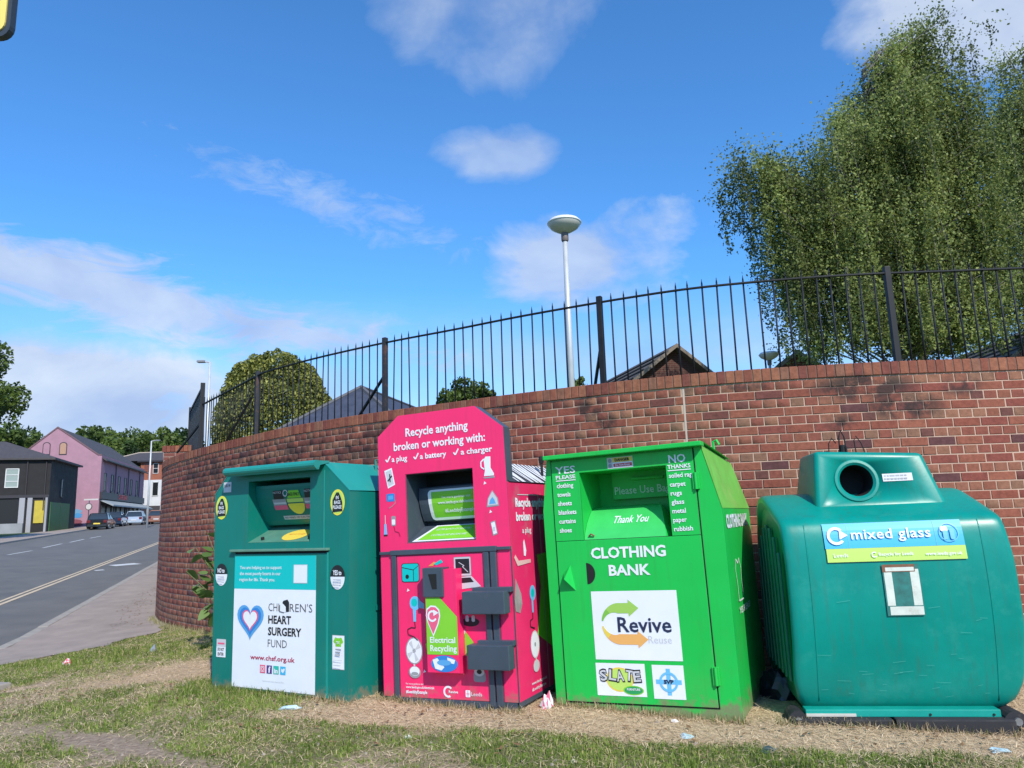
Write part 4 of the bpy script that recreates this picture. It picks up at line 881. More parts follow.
for u, z in ((.93, 1.51), (.965, 1.305), (.25, .775), (.67, .79), (.37, .21), (.70, .21)): smear('star_mark', P, [(M_white, [(u - .012, z - .008), (u + .012, z), (u - .004, z + .016)])], v=-.0065 if z > 1.1 else VD - .001)
text('For more guidance visit', P, .205, .118, .014, M_white, width=.15, v=VD); text('www.leeds.gov.uk/electricals', P, .205, .094, .017, M_white, width=.24, bold=.02, v=VD)
text('#LeedsbyExample', P, .205, .060, .022, M_white, width=.18, bold=.03, v=VD)
smear('swirl_logo', P, arc_band(M_white, .56, .082, .026, .040, 40, 300, 12), v=VD); text('Revive', P, .565, .074, .018, M_white, width=.075, bold=.02, v=VD - .001)
smear('crest_logo', P, [(M_white, rrect(.70, .052, .738, .098, .006))], v=VD); smear('crest_logo', P, [(M_pink, rect(.706, .072, .732, .076)), (M_pink, rect(.717, .056, .721, .094))], v=VD - .001); text('Leeds', P, .745, .062, .026, M_white, width=.085, v=VD)
# right flank
SD = 1.108
fs_ = fill('flank_print', P, [(M_lime, [(.42, .98), (1.0, 1.0), (1.0, .10), (.60, .30), (.35, .42), (.46, .75)])], v=-.002, side=SD)
text('Recycle anything', P, .10, 1.335, .062, M_white, width=.56, bold=.04, v=-.004, side=SD); text('broken or working', P, .10, 1.235, .060, M_white, width=.66, bold=.04, v=-.004, side=SD)
text('a plug', P, .19, 1.145, .04, M_white, width=.15, bold=.02, v=-.004, side=SD)
fill('flank_print', P, [(M_lblue, ell(.30, .715, .05, .055)), (M_turq, ell(.30, .715, .028, .03)), (M_lblue, [(.27, .68), (.30, .67), (.295, .58), (.272, .58)])] + stroke(M_black, [(.28, .58), (.28, .54), (.23, .53), (.23, .49), (.30, .47)], .007), v=-.004, step=.0004, side=SD)
fill('flank_print', P, [(M_lgray, ell(.29, .36, .075, .095)), (M_white, ell(.29, .36, .066, .086)), (M_grayp, ell(.29, .36, .014, .016, 10)), (M_lgray, rect(.282, .245, .298, .27)), (M_lgray, ell(.29, .215, .052, .042))], v=-.004, step=.0004, side=SD)
fill('flank_print', P, stroke(M_lgray, [(.14, 1.42), (.50, 1.42), (.50, .03)], .006) + [(M_white, [(.19, 1.08), (.21, 1.10), (.235, 1.02), (.22, .98), (.19, .985)])], v=-.004, step=.0002, side=SD)
fill('flank_print', P, [(mat('vinyl_scuff', (.30, .25, .24), .7, var=.2), [(.0, .70), (.03, .84), (.11, .73), (.12, .66), (.08, .60), (.01, .62)]), (mat('vinyl_scrape', (.75, .45, .42), .6), [(.03, .98), (.08, .92), (.30, .93), (.30, .955), (.10, .955), (.05, 1.0)])], v=-.004, step=.0004, side=SD)
text('www.leeds.gov.uk', P, .20, .10, .020, M_white, width=.26, bold=.02, v=-.004, side=SD); text('#LeedsbyExample', P, .20, .06, .020, M_white, width=.24, bold=.02, v=-.004, side=SD)
mb = MB(); mb.box((SD - .004, -.004, .0), (SD + .004, 1.0, .03)); mb.build('base_trim', M_gray, P)
# zebra sloping roof side and its pattern
M_zw = mat('zebra_white', (.70, .72, .76), .5); zs = []
rz = random.Random(3)
def zpt(t, y): return Vector((1.112 + (.94 - 1.112) * t, y, 1.508 + (1.664 - 1.508) * t)) + Vector((.004, 0, .004))
mb = MB(); mb.add([zpt(0, .02), zpt(0, 1.02), zpt(1, 1.02), zpt(1, .02)], [(0, 1, 2, 3)]); mb.build('roof_slope', mat('zebra_black', (.05, .055, .07), .5), P, fixn=False)
zv = []; zf = []
for i in range(15):
    y0 = .04 + i * .068; b = len(zv); w = rz.uniform(.012, .03); dy = rz.uniform(.09, .16); off = Vector((.003, 0, .003)) * 1
    pts = [(0, y0 + dy), (.35, y0 + dy * .62), (.7, y0 + dy * .25), (1, y0)]
    for t, y in pts: zv += [zpt(t, y - w * (1.2 - abs(t - .5))) + off, zpt(t, y + w * (1.2 - abs(t - .5))) + off]
    zf += [(b + 2 * k, b + 2 * k + 1, b + 2 * k + 3, b + 2 * k + 2) for k in range(3)]
obj('zebra_stripes', mesh_np('zebra_stripes', zv, zf, M_zw), P)
mb = MB(); mb.tube([(1.05, .75, 1.58), (1.05, .75, 1.68)], .012, 8); mb.lathe([(0, 1.74), (.018, 1.735), (.024, 1.71), (.016, 1.68), (0, 1.675)], 12, c=(1.05, .75)); mb.build('lifting_knob', M_dark, P)

# ================================================================== light green clothing bank
G = bank('clothing_bank', 'bright green metal bank lettered Clothing Bank with a white poster, third of the row', .24, 5.43, 0, -25.3, 1.7)
fg = [(.0, -.01), (1.24, -.03), (1.252, 1.270), (1.150, 1.700), (.045, 1.705), (-.008, 1.330)]
bg = [(.0, -.01), (1.24, -.03), (1.252, 1.262), (1.150, 1.625), (.045, 1.625), (-.008, 1.320)]
HG = (.290, 1.104, .914, 1.580)
obj('body', bank_shell(fg, bg, 1.16, HG, M_green), G)
mb = MB(); mb.add([(1.254, .0, 1.274), (1.256, 1.16, 1.266), (1.154, 1.16, 1.628), (1.154, .0, 1.702)], [(0, 1, 2, 3)]); mb.build('side_slope', M_green_d, G, fixn=False)
obj('recess', hatch_box(*HG[:2], *HG[2:], .42, M_green, v0=-.012), G)
mb = MB(); mb.box((.41, .36, 1.385), (.914, .40, 1.585)); mb.build('inner_flap', M_green, G); mb = MB(); mb.cbox((.56, .33, 1.515), (.80, .36, 1.535), .004); mb.build('flap_handle', M_green, G)
M_lfade = mat('lettering_on_flap', (.55, .72, .60), .6)
text('Please Use Bags', G, .425, 1.42, .056, M_lfade, width=.44, bold=.01, v=.356)
# curved tipping ramp with quarter-round cheek
rp = [(-.006, 1.104), (.02, 1.16), (.065, 1.215), (.12, 1.265), (.18, 1.305), (.26, 1.328), (.34, 1.335)]
mb = MB(); nv = []
for k, (v, z) in enumerate(rp): e = .87 - .11 * (k / 6) ** 1.5; nv += [(.292, v, z), (e, v, z)]
mb.add(nv, [(2 * k, 2 * k + 1, 2 * k + 3, 2 * k + 2) for k in range(6)]); mb.build('chute_ramp', mat('bright_green_ramp', (.05, .55, .12), .38, var=.06), G, smooth=True, fixn=False)
nv = []
for k, (v, z) in enumerate(rp): e = .87 - .11 * (k / 6) ** 1.5; nv += [(e, v, z), (.912, min(.40, v + .10), 1.106)]
mb = MB(); mb.add(nv, [(2 * k, 2 * k + 1, 2 * k + 3, 2 * k + 2) for k in range(6)]); mb.build('ramp_cheek', M_green, G, fixn=False)
rv = lambda z: float(np.interp(z, [p[1] for p in rp], [p[0] for p in rp]))
text('Thank You', G, .490, 1.215, .050, M_white, width=.25, bold=.01, shear=.25, v=-.006, warp=rv)
mb = MB(); mb.tube([(.325, .0, 1.135), (.345, -.01, 1.15), (.365, .0, 1.135)], .006, 6); mb.build('padlock_loop', M_rust, G)
mb = MB(); mb.cbox((.050, -.090, 1.684), (1.176, .02, 1.714), .005); mb.add([(.050, .0, 1.7145), (1.176, .0, 1.7145), (1.176, 1.0, 1.65), (.050, 1.0, 1.65)], [(0, 1, 2, 3)]); mb.build('lid', M_green, G, fixn=False)
# door leaf round the hatch: four raised plates
for nm, (a, b, c, d) in {'door_panel': (.082, .045, 1.100, 1.108)}.items():
    mb = MB(); mb.cbox((a, -.012, b), (c, -.001, d), .003); mb.build(nm, M_green, G)
for (a, b, c, d) in ((.082, 1.112, .290, 1.672), (.914, 1.112, 1.100, 1.672), (.290, 1.58, .914, 1.672)):
    mb = MB(); mb.box((a, -.012, b), (c, -.001, d)); mb.build('front_plate', M_green, G)
mb = MB(); mb.box((.075, -.0015, .038), (1.107, -.0005, 1.680)); me = mb.mesh('door_gap_shade', M_dark)
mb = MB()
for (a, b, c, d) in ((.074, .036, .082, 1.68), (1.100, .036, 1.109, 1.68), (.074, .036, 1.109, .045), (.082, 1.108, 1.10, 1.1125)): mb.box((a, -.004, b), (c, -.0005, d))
mb.build('door_gap_shade', M_dark, G)  # thin dark strips paint the shadow line round the door
for z in (1.46, .235): mb = MB(); mb.cbox((1.085, -.026, z - .055), (1.128, -.002, z + .055), .003); mb.tube([(1.107, -.028, z - .055), (1.107, -.028, z + .055)], .009, 8); mb.build('hinge', M_green, G)
fill('hand_hole_shade', G, [(M_dark, ell(.293, .884, .062, .072, 16, -90, 90))], v=-.0135)  # flat dark patch: darkness inside the hole, painted on the door
mb = MB(); mb.add([(.118, -.012, .885), (.175, -.012, .945), (.205, -.012, .77), (.150, -.085, .855)], [(0, 1, 3), (1, 2, 3), (2, 0, 3)]); mb.build('lock_guard', M_green, G)
mb = MB(); mb.box((.60, -.004, -.03), (.604, .0, .036)); mb.build('seam', M_dark, G)
VG = -.016
text('CLOTHING', G, .335, .985, .072, M_white, width=.525, bold=.03, v=VG); text('BANK', G, .455, .868, .070, M_white, width=.29, bold=.03, v=VG)
text('YES', G, .112, 1.583, .052, M_white, width=.152, bold=.012, v=VG); text('PLEASE', G, .112, 1.545, .026, M_white, width=.150, bold=.02, v=VG); smear('underline', G, [(M_white, rect(.112, 1.530, .262, 1.536))], v=VG)
for i, l in enumerate(('clothing', 'towels', 'sheets', 'blankets', 'curtains', 'shoes')): text(l, G, .116, 1.483 - i * .0625, .032, M_white, width=(.125, .10, .105, .135, .125, .09)[i], bold=.02, v=VG)
text('NO', G, .937, 1.592, .054, M_white, width=.115, bold=.02, v=VG); text('THANKS', G, .925, 1.552, .027, M_white, width=.155, bold=.02, v=VG); smear('underline', G, [(M_white, rect(.925, 1.537, 1.08, 1.543))], v=VG)
for i, l in enumerate(('soiled rag', 'carpet', 'rugs', 'glass', 'metal', 'paper', 'rubbish')): text(l, G, .930, 1.492 - i * .0585, .031, M_white, width=(.155, .105, .075, .085, .09, .09, .125)[i], bold=.02, v=VG)
fill('warning_sticker', G, [(M_lgray, rect(.505, 1.588, .690, 1.664)), (M_amber, rect(.545, 1.630, .686, 1.660)), (M_white, rect(.545, 1.592, .686, 1.627)), (M_red, rect(.55, 1.598, .682, 1.620)), (M_grayp, ell(.525, 1.642, .013, .015, 10)), (M_grayp, ell(.525, 1.608, .013, .015, 10))], v=-.014, step=.0004)
text('DANGER', G, .562, 1.636, .019, M_black, width=.105, bold=.04, v=-.0175); text('Do Not Enter', G, .562, 1.603, .013, M_white, width=.11, bold=.02, v=-.0175)
ps = fill('poster', G, [(M_white, rect(.313, .320, .905, .764))], v=-.0140); mg = mat('print_leaf_green', (.20, .50, .06), .5); VP = -.0155
def arrow(m1, m2, up):
    sg = 1 if up else -1; cx, cz = .497, .552
    sh = []
    n = 16; A0, A1 = (172, 92) if up else (188, 268)
    for i in range(n):
        a, b = R(A0 + (A1 - A0) * i / n), R(A0 + (A1 - A0) * (i + 1) / n); f0, f1 = i / n, (i + 1) / n
        ro0, ri0 = .122 + .012 * f0, .122 - .010 - .045 * f0; ro1, ri1 = .122 + .012 * f1, .122 - .010 - .045 * f1
        sh.append((m1 if i < n / 2 else m2, [(cx + ro0 * math.cos(a), cz + ro0 * math.sin(a)), (cx + ri0 * math.cos(a), cz + ri0 * math.sin(a)), (cx + ri1 * math.cos(b), cz + ri1 * math.sin(b)), (cx + ro1 * math.cos(b), cz + ro1 * math.sin(b))]))
    z0, z1 = cz + sg * .067, cz + sg * .134; x1 = .575 if up else .625
    sh += [(m2, [(.49, z0), (x1, z0), (x1, z1), (.49, z1)]), (m2, [(x1 - .005, z0 - sg * .022), (x1 + .065, (z0 + z1) / 2), (x1 - .005, z1 + sg * .022)])]
    return sh
smear('swoosh_logo', G, arrow(mg, mat('print_lime_green', (.34, .58, .10), .5), True), v=VP); smear('swoosh_logo', G, arrow(M_amber, mat('print_light_orange', (.82, .42, .12), .5), False), v=VP)
text('Revive', G, .487, .500, .098, M_navy, width=.365, bold=.015, v=VP - .0012); text('Reuse', G, .690, .428, .050, M_lgray, width=.155, bold=-.004, v=VP)
fill('poster', G, [(M_white, rect(.308, .092, .648, .298)), (M_amber, ell(.470, .195, .095, .078)), (M_lime_p, ell(.470, .195, .085, .068)), (M_lime, ell(.56, .130, .070, .030)), (mat('print_forest', (.02, .33, .10), .5), ell(.56, .130, .062, .024))], v=-.0140, step=.0004)
for i, (c, r0) in enumerate(zip('SLATE', (.15, -.1, .1, -.12, .08))):
    text(c, G, .335 + i * .057, .182 + (.01 if i % 2 else 0), .072, M_black, width=.060, bold=.075, rot=r0, v=-.0165); text(c, G, .339 + i * .057, .185 + (.01 if i % 2 else 0), .066, M_lgray, width=.050, bold=.02, rot=r0, v=-.0175)
text('FURNITURE', G, .516, .130, .014, M_white, width=.09, bold=.02, v=-.0175)
sv = [(M_white, rect(.695, .085, .903, .294))]; cx, cz = .800, .190
fill('poster', G, sv + [(M_lblue, rect(cx - .014, .108, cx + .014, .272)), (M_lblue, rect(.716, cz - .014, .884, cz + .014))], v=-.0140)
smear('ring_logo', G, arc_band(M_lblue, cx, cz, .047, .062, 0, 360, 24), v=-.0162); text('SVP', G, cx, cz - .010, .024, M_navy, width=.065, bold=.05, v=-.0170, align='CENTER')
text('CLOTHING BANK', G, .085, 1.145, .085, M_white, width=.90, bold=.045, v=-.004, side=1.252)
fill('flank_logo', G, stroke(M_white, [(.27, .66), (.275, .78), (.25, .86), (.30, .93), (.36, .90), (.42, .93), (.47, .86), (.445, .78), (.45, .66), (.27, .66)], .010), v=-.004, step=.00002, side=1.249)
text('YES PLEASE', G, .24, .58, .04, M_white, width=.45, bold=.02, v=-.004, side=1.249)
mb = MB(); mb.tube([(1.165, .42, 1.69), (1.165, .42, 1.745), (1.19, .42, 1.755), (1.205, .42, 1.72)], .010, 6); mb.build('lifting_lug', M_green, G)

# ================================================================== glass bank, far right
B = bank('bottle_bank', 'rounded moulded sea-green glass bank with a round mouth and mixed glass sign, rightmost', 1.60, 4.87, -.02, -9.5, .6)
cp = [(.17, .050), (.085, .12), (.040, .28), (.006, .50), (-.006, .72), (.002, .92), (.018, 1.08), (.040, 1.175), (.075, 1.225), (.15, 1.262), (.27, 1.310), (.40, 1.360), (.52, 1.400), (.65, 1.405), (.80, 1.375), (.96, 1.29), (1.12, 1.15), (1.20, .94), (1.22, .6), (1.20, .3), (1.12, .13), (1.0, .050)]
pc = catmull([(a, b, 0) for a, b in cp], 3)[:, :2]; cen = np.array([.56, .72])
def body_v(z):
    m = pc[:, 0] < .30; return float(np.interp(z, pc[m][:, 1], pc[m][:, 0]))
secs = [(.088, .93), (.089, .955), (.094, .978), (.106, .991), (.125, .998), (.155, 1.0)]
us = [(u, f) for u, f in secs] + [(.22 + i * .102, 1.0) for i in range(11)]
us += [(1.483 - u + .0, f) for u, f in reversed(secs)]
mb = MB(); n = len(pc)
vs = [(u, *(cen + (pc[k] - cen) * f)) for u, f in us for k in range(n)]
fs = [(i * n + k, i * n + (k + 1) % n, (i + 1) * n + (k + 1) % n, (i + 1) * n + k) for i in range(len(us) - 1) for k in range(n)]
def uw(u, z):
    R_ = float(np.interp(z, [.07, .14, .25, .5, .95, 1.2, 1.4], [1.30, 1.37, 1.415, 1.442, 1.445, 1.425, 1.385])); L_ = float(np.interp(z, [.07, .14, .25, .5, .95, 1.2, 1.4], [.155, .115, .098, .106, .112, .104, .075]))
    return L_ + (R_ - L_) * (u - .088) / (1.395 - .088)
vs = [(uw(u, z), v, z) for u, v, z in vs]
mb.add(vs, fs); body = mb.build('body', M_glassb, B, smooth=True)
for u, sgn, nm in ((.088, -1, 'end_panel'), (1.395, 1, 'end_panel')):
    ring = [(u, *(cen + (pc[k] - cen) * .93)) for k in range(n)]; ring2 = [(u - sgn * .022, *(cen + (pc[k] - cen) * .86)) for k in range(n)]; ring = [(uw(a, c), b, c) for a, b, c in ring]; ring2 = [(uw(a, c), b, c) for a, b, c in ring2]; mb = MB()
    mb.add(ring + ring2, [(k, (k + 1) % n, n + (k + 1) % n, n + k) for k in range(n)] + [tuple(range(n, 2 * n))]); ep = mb.build(nm, M_glasse, B)
    for j in range(7):
        v = .20 + j * .135; zt = 1.20 - .9 * abs(v - .60) ** 2 * 1.2
        mb = MB(); mb.cbox((min(u - sgn * .024, u - sgn * .004), v - .020, .22), (max(u - sgn * .024, u - sgn * .004), v + .020, zt), .009); mb.build('rib', M_glasse, ep)
# moulded seams either side of the front
for u_ in (.236, 1.262):
    mb = MB(); mb.tube([(u_ + .012 * (z - .15), body_v(z) + .001, z) for z in np.linspace(.13, 1.20, 24)], .0045, 6); mb.build('moulded_seam', M_glassb, B, smooth=True)
# hood with the mouth
hb = [(.385, .27), (1.205, .27), (1.205, .98), (.385, .98)]; ht = [(.430, .355), (1.120, .355), (1.110, .88), (.440, .88)]
bm = bmesh.new(); lo = [bm.verts.new((a, b, 1.300)) for a, b in hb]; hi = [bm.verts.new((a, b, z)) for (a, b), z in zip(ht, (1.69, 1.645, 1.645, 1.69))]
for i in range(4): bm.faces.new([lo[i], lo[(i + 1) % 4], hi[(i + 1) % 4], hi[i]])
bm.faces.new(hi); bmesh.ops.recalc_face_normals(bm, faces=bm.faces)
bmesh.ops.bevel(bm, geom=[e for e in bm.edges if not (e.verts[0] in lo and e.verts[1] in lo)], offset=.030, segments=4, profile=.5, affect='EDGES')
me = bpy.data.meshes.new('hood'); bm.to_mesh(me); bm.free(); me.materials.append(M_glassb); me.polygons.foreach_set('use_smooth', [True] * len(me.polygons)); hood = obj('hood', me, B)
def hood_v(z): return .27 + (.355 - .27) * (z - 1.30) / .37
hx, hz_ = .672, 1.478; sl = (.355 - .27) / .37; mb = MB(); N = 32
for (r0, y0), (r1, y1) in (((.146, .003), (.138, -.009)), ((.138, -.009), (.122, -.010)), ((.122, -.010), (.106, .004)), ((.106, .004), (.098, .20)), ((.098, .20), (.001, .20))):
    a = [(hx + r0 * math.cos(2 * PI * k / N), hood_v(hz_) + sl * r0 * math.sin(2 * PI * k / N) + y0, hz_ + r0 * math.sin(2 * PI * k / N)) for k in range(N)]
    b = [(hx + r1 * math.cos(2 * PI * k / N), hood_v(hz_) + sl * r1 * math.sin(2 * PI * k / N) + y1, hz_ + r1 * math.sin(2 * PI * k / N)) for k in range(N)]
    mb.add(a + b, [(k, (k + 1) % N, N + (k + 1) % N, N + k) for k in range(N)], 0 if r0 > .107 else 1)  # inner wall and back coloured near black for shade in the mouth
mb.build('mouth_ring', [M_glassb, M_dark], hood, smooth=True, fixn=False)
cut = bpy.data.objects.new('cutter', None); bm = bmesh.new(); bmesh.ops.create_cone(bm, cap_ends=True, segments=40, radius1=.117, radius2=.117, depth=.5, matrix=Matrix.Translation((hx, .30, hz_)) @ Matrix.Rotation(PI / 2, 4, 'X'))
cme = bpy.data.meshes.new('cutter'); bm.to_mesh(cme); bm.free(); cut = link(bpy.data.objects.new('cutter', cme), B)
bo = hood.modifiers.new('cut', 'BOOLEAN'); bo.operation = 'DIFFERENCE'; bo.object = cut; bo.solver = 'EXACT'; bpy.context.view_layer.update()
nme = bpy.data.meshes.new_from_object(hood.evaluated_get(bpy.context.evaluated_depsgraph_get())); hood.modifiers.clear(); hood.data = nme; nme.name = 'hood'; bpy.data.objects.remove(cut)
fill('label_strip', B, [(M_lgray, rect(.838, 1.462, 1.025, 1.513))] + faint_lines(M_grayp, .845, 1.468, 1.02, 1.508, 2, 8, .5), v=-.004, warp=hood_v, step=.0003)
mb = MB()
mb.tube([(.66, .60, 1.68), (.665, .60, 1.80), (.68, .60, 1.845), (.70, .60, 1.80), (.705, .60, 1.68)], .005, 6); mb.tube([(.60, .66, 1.68), (.605, .66, 1.76), (.63, .66, 1.80), (.655, .66, 1.76)], .004, 6); mb.tube([(.77, .60, 1.68), (.765, .60, 1.77), (.78, .60, 1.80), (.81, .60, 1.75), (.83, .60, 1.67)], .004, 6)
mb.tube([(.675, .58, 1.67), (.675, .58, 1.74)], .016, 8); mb.tube([(.705, .62, 1.67), (.705, .62, 1.73)], .014, 8); mb.tube([(.52, .6, 1.685), (.58, .6, 1.695)], .010, 6); mb.build('lifting_gear', M_dark, B)
# sign and remains of stickers, following the curve of the front
def wfill(name, rects, v=-.010, par=B):
    vs = []; fs = []; ms = []; mats = []
    for k, (m, (a, b, c, d)) in enumerate(rects):
        if m not in mats: mats.append(m)
        nn = max(1, int((d - b) / .02)); y = v - .0006 * k
        for i in range(nn):
            z0, z1 = b + (d - b) * i / nn, b + (d - b) * (i + 1) / nn; q = len(vs)
            vs += [(a, body_v(z0) + y, z0), (c, body_v(z0) + y, z0), (c, body_v(z1) + y, z1), (a, body_v(z1) + y, z1)]; fs.append((q, q + 1, q + 2, q + 3)); ms.append(mats.index(m))
    return obj(name, mesh_np(name, vs, fs, mats, ms), par)
wfill('sign', [(M_sky, (.357, 1.050, 1.172, 1.203)), (M_lime_p, (.361, .967, 1.172, 1.049)), (M_lblue, (.500, 1.052, .503, 1.201)), (M_lblue, (1.010, 1.052, 1.013, 1.201))])
V2 = -.0185
text('mixed glass', B, .520, 1.105, .062, M_white, width=.465, bold=.012, space=1.05, v=V2, warp=body_v)
smear('recycling_arrow', B, arc_band(M_white, .430, 1.128, .038, .055, 45, 320, 16) + [(M_white, [(.452, 1.165), (.448, 1.105), (.500, 1.130)])], v=V2, warp=body_v)
smear('bottle_print', B, arc_band(M_lblue, 1.09, 1.128, .052, .057, 0, 360, 18) + [(M_white, rrect(1.045, 1.135, 1.085, 1.165, .008)), (M_lblue, rrect(1.055, 1.085, 1.08, 1.14, .01)), (M_lblue, rrect(1.095, 1.085, 1.12, 1.15, .01))], v=V2, warp=body_v)
text('Leeds', B, .40, .998, .024, M_white, width=.085, v=V2, warp=body_v); text('Recycle for Leeds', B, .665, 1.000, .020, M_white, width=.20, bold=.01, v=V2, warp=body_v); text('www.leeds.gov.uk', B, .935, .995, .020, M_white, width=.21, bold=.01, v=V2, warp=body_v)
smear('recycling_arrow', B, arc_band(M_white, .640, 1.008, .012, .018, 45, 320, 10), v=V2, warp=body_v)
M_cream = mat('faded_white_tape', (.62, .66, .58), .6, var=.12, vscale=12, dirt=(.35, .28, .2), dirt_scale=9, dirt_amt=.7); M_ghost = mat('old_glue_mark', (.03, .17, .15), .8, var=.3, vscale=20)
wfill('tape_frame', [(M_ghost, (.672, .64, .885, .945)), (M_cream, (.680, .70, .725, .905)), (M_cream, (.830, .70, .880, .915)), (M_cream, (.690, .645, .882, .695)), (M_rust, (.672, .900, .860, .945)), (M_cream, (.690, .905, .855, .928))])
rs = random.Random(5)
scr = []
for i in range(26):
    a = rs.uniform(.24, 1.2); z = rs.choice([rs.uniform(.15, .45), rs.uniform(.15, .35), rs.uniform(.5, 1.0)]); l = rs.uniform(.02, .09); t = rs.uniform(-.006, .01)
    scr.append((mat('fine_scratch', (.10, .42, .36), .7), [(a, z), (a + l, z + t), (a + l, z + t + .0014), (a, z + .0014)]))
smear('scratches', B, scr, v=-.0105, warp=body_v)['kind'] = 'stuff'
mb = MB(); mb.cbox((.140, .02, .050), (1.240, .12, .092), .004); mb.build('skirt_board', mat('skirt_turquoise', (.0, .30, .24), .5, var=.1, vscale=5), B)
mb = MB(); mb.cbox((.140, .012, .052), (.430, .022, .070), .003); mb.build('skirt_strip', mat('bare_pale_strip', (.50, .48, .42), .7, var=.1), B)
for a, b in ((.005, .625), (.640, 1.30)): mb = MB(); mb.cbox((a + (.03 if a < .1 else 0), -.030, -.08 if a > .5 else -.03), (b, .08, .050), .012); mb.build('bumper', M_rubber, B)
mb = MB(); mb.box((.18, .10, -.04), (1.26, 1.05, .07)); mb.build('base_frame', M_rubber, B)
for a, b in ((.02, .155), (1.235, 1.385)):
    mb = MB(); pts = [(a + .01, .0)] + [(a + (b - a) * t, .02 + .070 * math.sin(PI * t) ** .6) for t in np.linspace(0, 1, 9)] + [(b, .0)]
    mb.prism(pts, .0, .16); mb.build('wheel_cover', M_rubber, B)
    mb = MB(); c0 = ((a + b) / 2, .035); mb.tube([(c0[0], -.028, c0[1]), (c0[0], -.012, c0[1])], .022, 12); mb.build('bolt', M_steel, B)
for u in (.85, 1.20): mb = MB(); mb.tube([(u, .014, .065), (u, .022, .065)], .007, 8); mb.build('bolt', M_dark, B)
banks = [(T, 1.45, 1.15), (P, 1.11, 1.02), (G, 1.24, 1.16), (B, 1.36, 1.10)]
# ------------------------------------------------------------------ foliage
def leaf_mat(name, dark, light, trans=.35, rough=.55):
    m = bpy.data.materials.new(name); m.use_nodes = True; t = m.node_tree; b = t.nodes['Principled BSDF']; o = t.nodes['Material Output']; b.inputs['Roughness'].default_value = rough; b.inputs['Specular IOR Level'].default_value = .35
    a = NN('ShaderNodeAttribute', t, attribute_name='tint'); q = NN('ShaderNodeMix', t, data_type='RGBA'); LK(a.outputs['Fac'], q.inputs[0], t); q.inputs[6].default_value = (*dark, 1); q.inputs[7].default_value = (*light, 1)
    LK(q.outputs[2], b.inputs['Base Color'], t); tr = NN('ShaderNodeBsdfTranslucent', t); LK(q.outputs[2], tr.inputs[0], t)
    ms = NN('ShaderNodeMixShader', t); ms.inputs[0].default_value = trans; LK(b.outputs[0], ms.inputs[1], t); LK(tr.outputs[0], ms.inputs[2], t); LK(ms.outputs[0], o.inputs[0], t)
    return m
def leaves(name, P, size, m, parent, tint=None, droop=0.0, seed=1, asp=.62):
    """one mesh of diamond leaves at points P"""
    r = np.random.default_rng(seed); n = len(P); d = r.normal(size=(n, 3)); d[:, 2] -= droop; d /= np.linalg.norm(d, axis=1)[:, None]
    e = r.normal(size=(n, 3)); e -= d * (e * d).sum(1)[:, None]; e /= np.linalg.norm(e, axis=1)[:, None]
    s = (size * r.uniform(.6, 1.35, n))[:, None]; V = np.stack([P - d * s * .5, P + e * s * asp * .5, P + d * s * .5, P - e * s * asp * .5], 1).reshape(-1, 3)
    F = np.arange(4 * n).reshape(-1, 4); me = bpy.data.meshes.new(name); fast(me, V, F); me.materials.append(m)
    tt = r.random(n) if tint is None else np.clip(tint + r.normal(0, .16, n), 0, 1); c = np.repeat(tt, 4)
    a = me.color_attributes.new('tint', 'FLOAT_COLOR', 'POINT'); a.data.foreach_set('color', np.stack([c, c, c, c * 0 + 1], -1).ravel())
    return obj(name, me, parent)
M_bark = mat('bark_brown', (.10, .075, .055), .9, var=.3, vscale=10, bump=.6, bscale=25)
M_birchbark = mat('birch_bark', (.19, .17, .145), .8, var=.25, vscale=6, dirt=(.05, .04, .035), dirt_scale=7, dirt_amt=.9, stretch=(1, 1, 3))
def crown_points(rr, n, rx, ry, rz, clumps=26, flat=.0, lumpy=.38):
    """leaf points gathered in clumps over a crown's outside, thinner inside"""
    c = rr.normal(size=(clumps, 3)); c /= np.linalg.norm(c, axis=1)[:, None]; c *= rr.uniform(.45, .92, clumps)[:, None]; c[:, 2] = np.abs(c[:, 2]) * (1 - flat) - flat * .2 + rr.uniform(-.5, .1, clumps)
    k = rr.integers(0, clumps, n); w = rr.uniform(.16, lumpy, clumps)[k][:, None]; v = rr.normal(size=(n, 3)); v /= np.linalg.norm(v, axis=1)[:, None]
    P = c[k] + v * w * rr.uniform(.35, 1.0, n)[:, None] ** .5
    tint = np.clip(.35 + rr.uniform(-.3, .35, clumps)[k] + v[:, 2] * .12, 0, 1)
    return P * np.array([rx, ry, rz]), tint
def tree(name, label, x, y, zb, zc, rx, rz, n, size, m, group=None, clumps=26, seed=1, kind='tree', lumpy=.38, bark=None, trunk=.16):
    rr = np.random.default_rng(seed); t = thing(name, label, kind, (x, y, zb), group=group); P, tint = crown_points(rr, n, rx, rx, rz, clumps, lumpy=lumpy); P[:, 2] += zc - zb
    leaves('crown', P, size, m, t, tint, seed=seed)
    mb = MB(); h = zc - zb; mb.tube([(0, 0, -.3), (rx * .03, 0, h * .5), (0, rx * .04, h), (rx * .05, 0, h + rz * .6)], [trunk, trunk * .75, trunk * .5, trunk * .15], 7)
    for i in range(6):
        a = i * 1.05 + seed; q = Vector((math.cos(a) * rx * .6, math.sin(a) * rx * .6, h + rz * (.1 + .09 * i))); mb.tube([(0, 0, h * .55 + .06 * i * h), tuple(q * .5 + Vector((0, 0, h * .32))), tuple(q)], [trunk * .4, trunk * .25, trunk * .08], 5)
    mb.build('trunk', bark or M_bark, t, smooth=True); return t
M_lf_far = leaf_mat('leaf_far_green', (.030, .058, .012), (.17, .24, .045)); M_lf_dark = leaf_mat('leaf_dark_green', (.015, .032, .010), (.07, .13, .028))
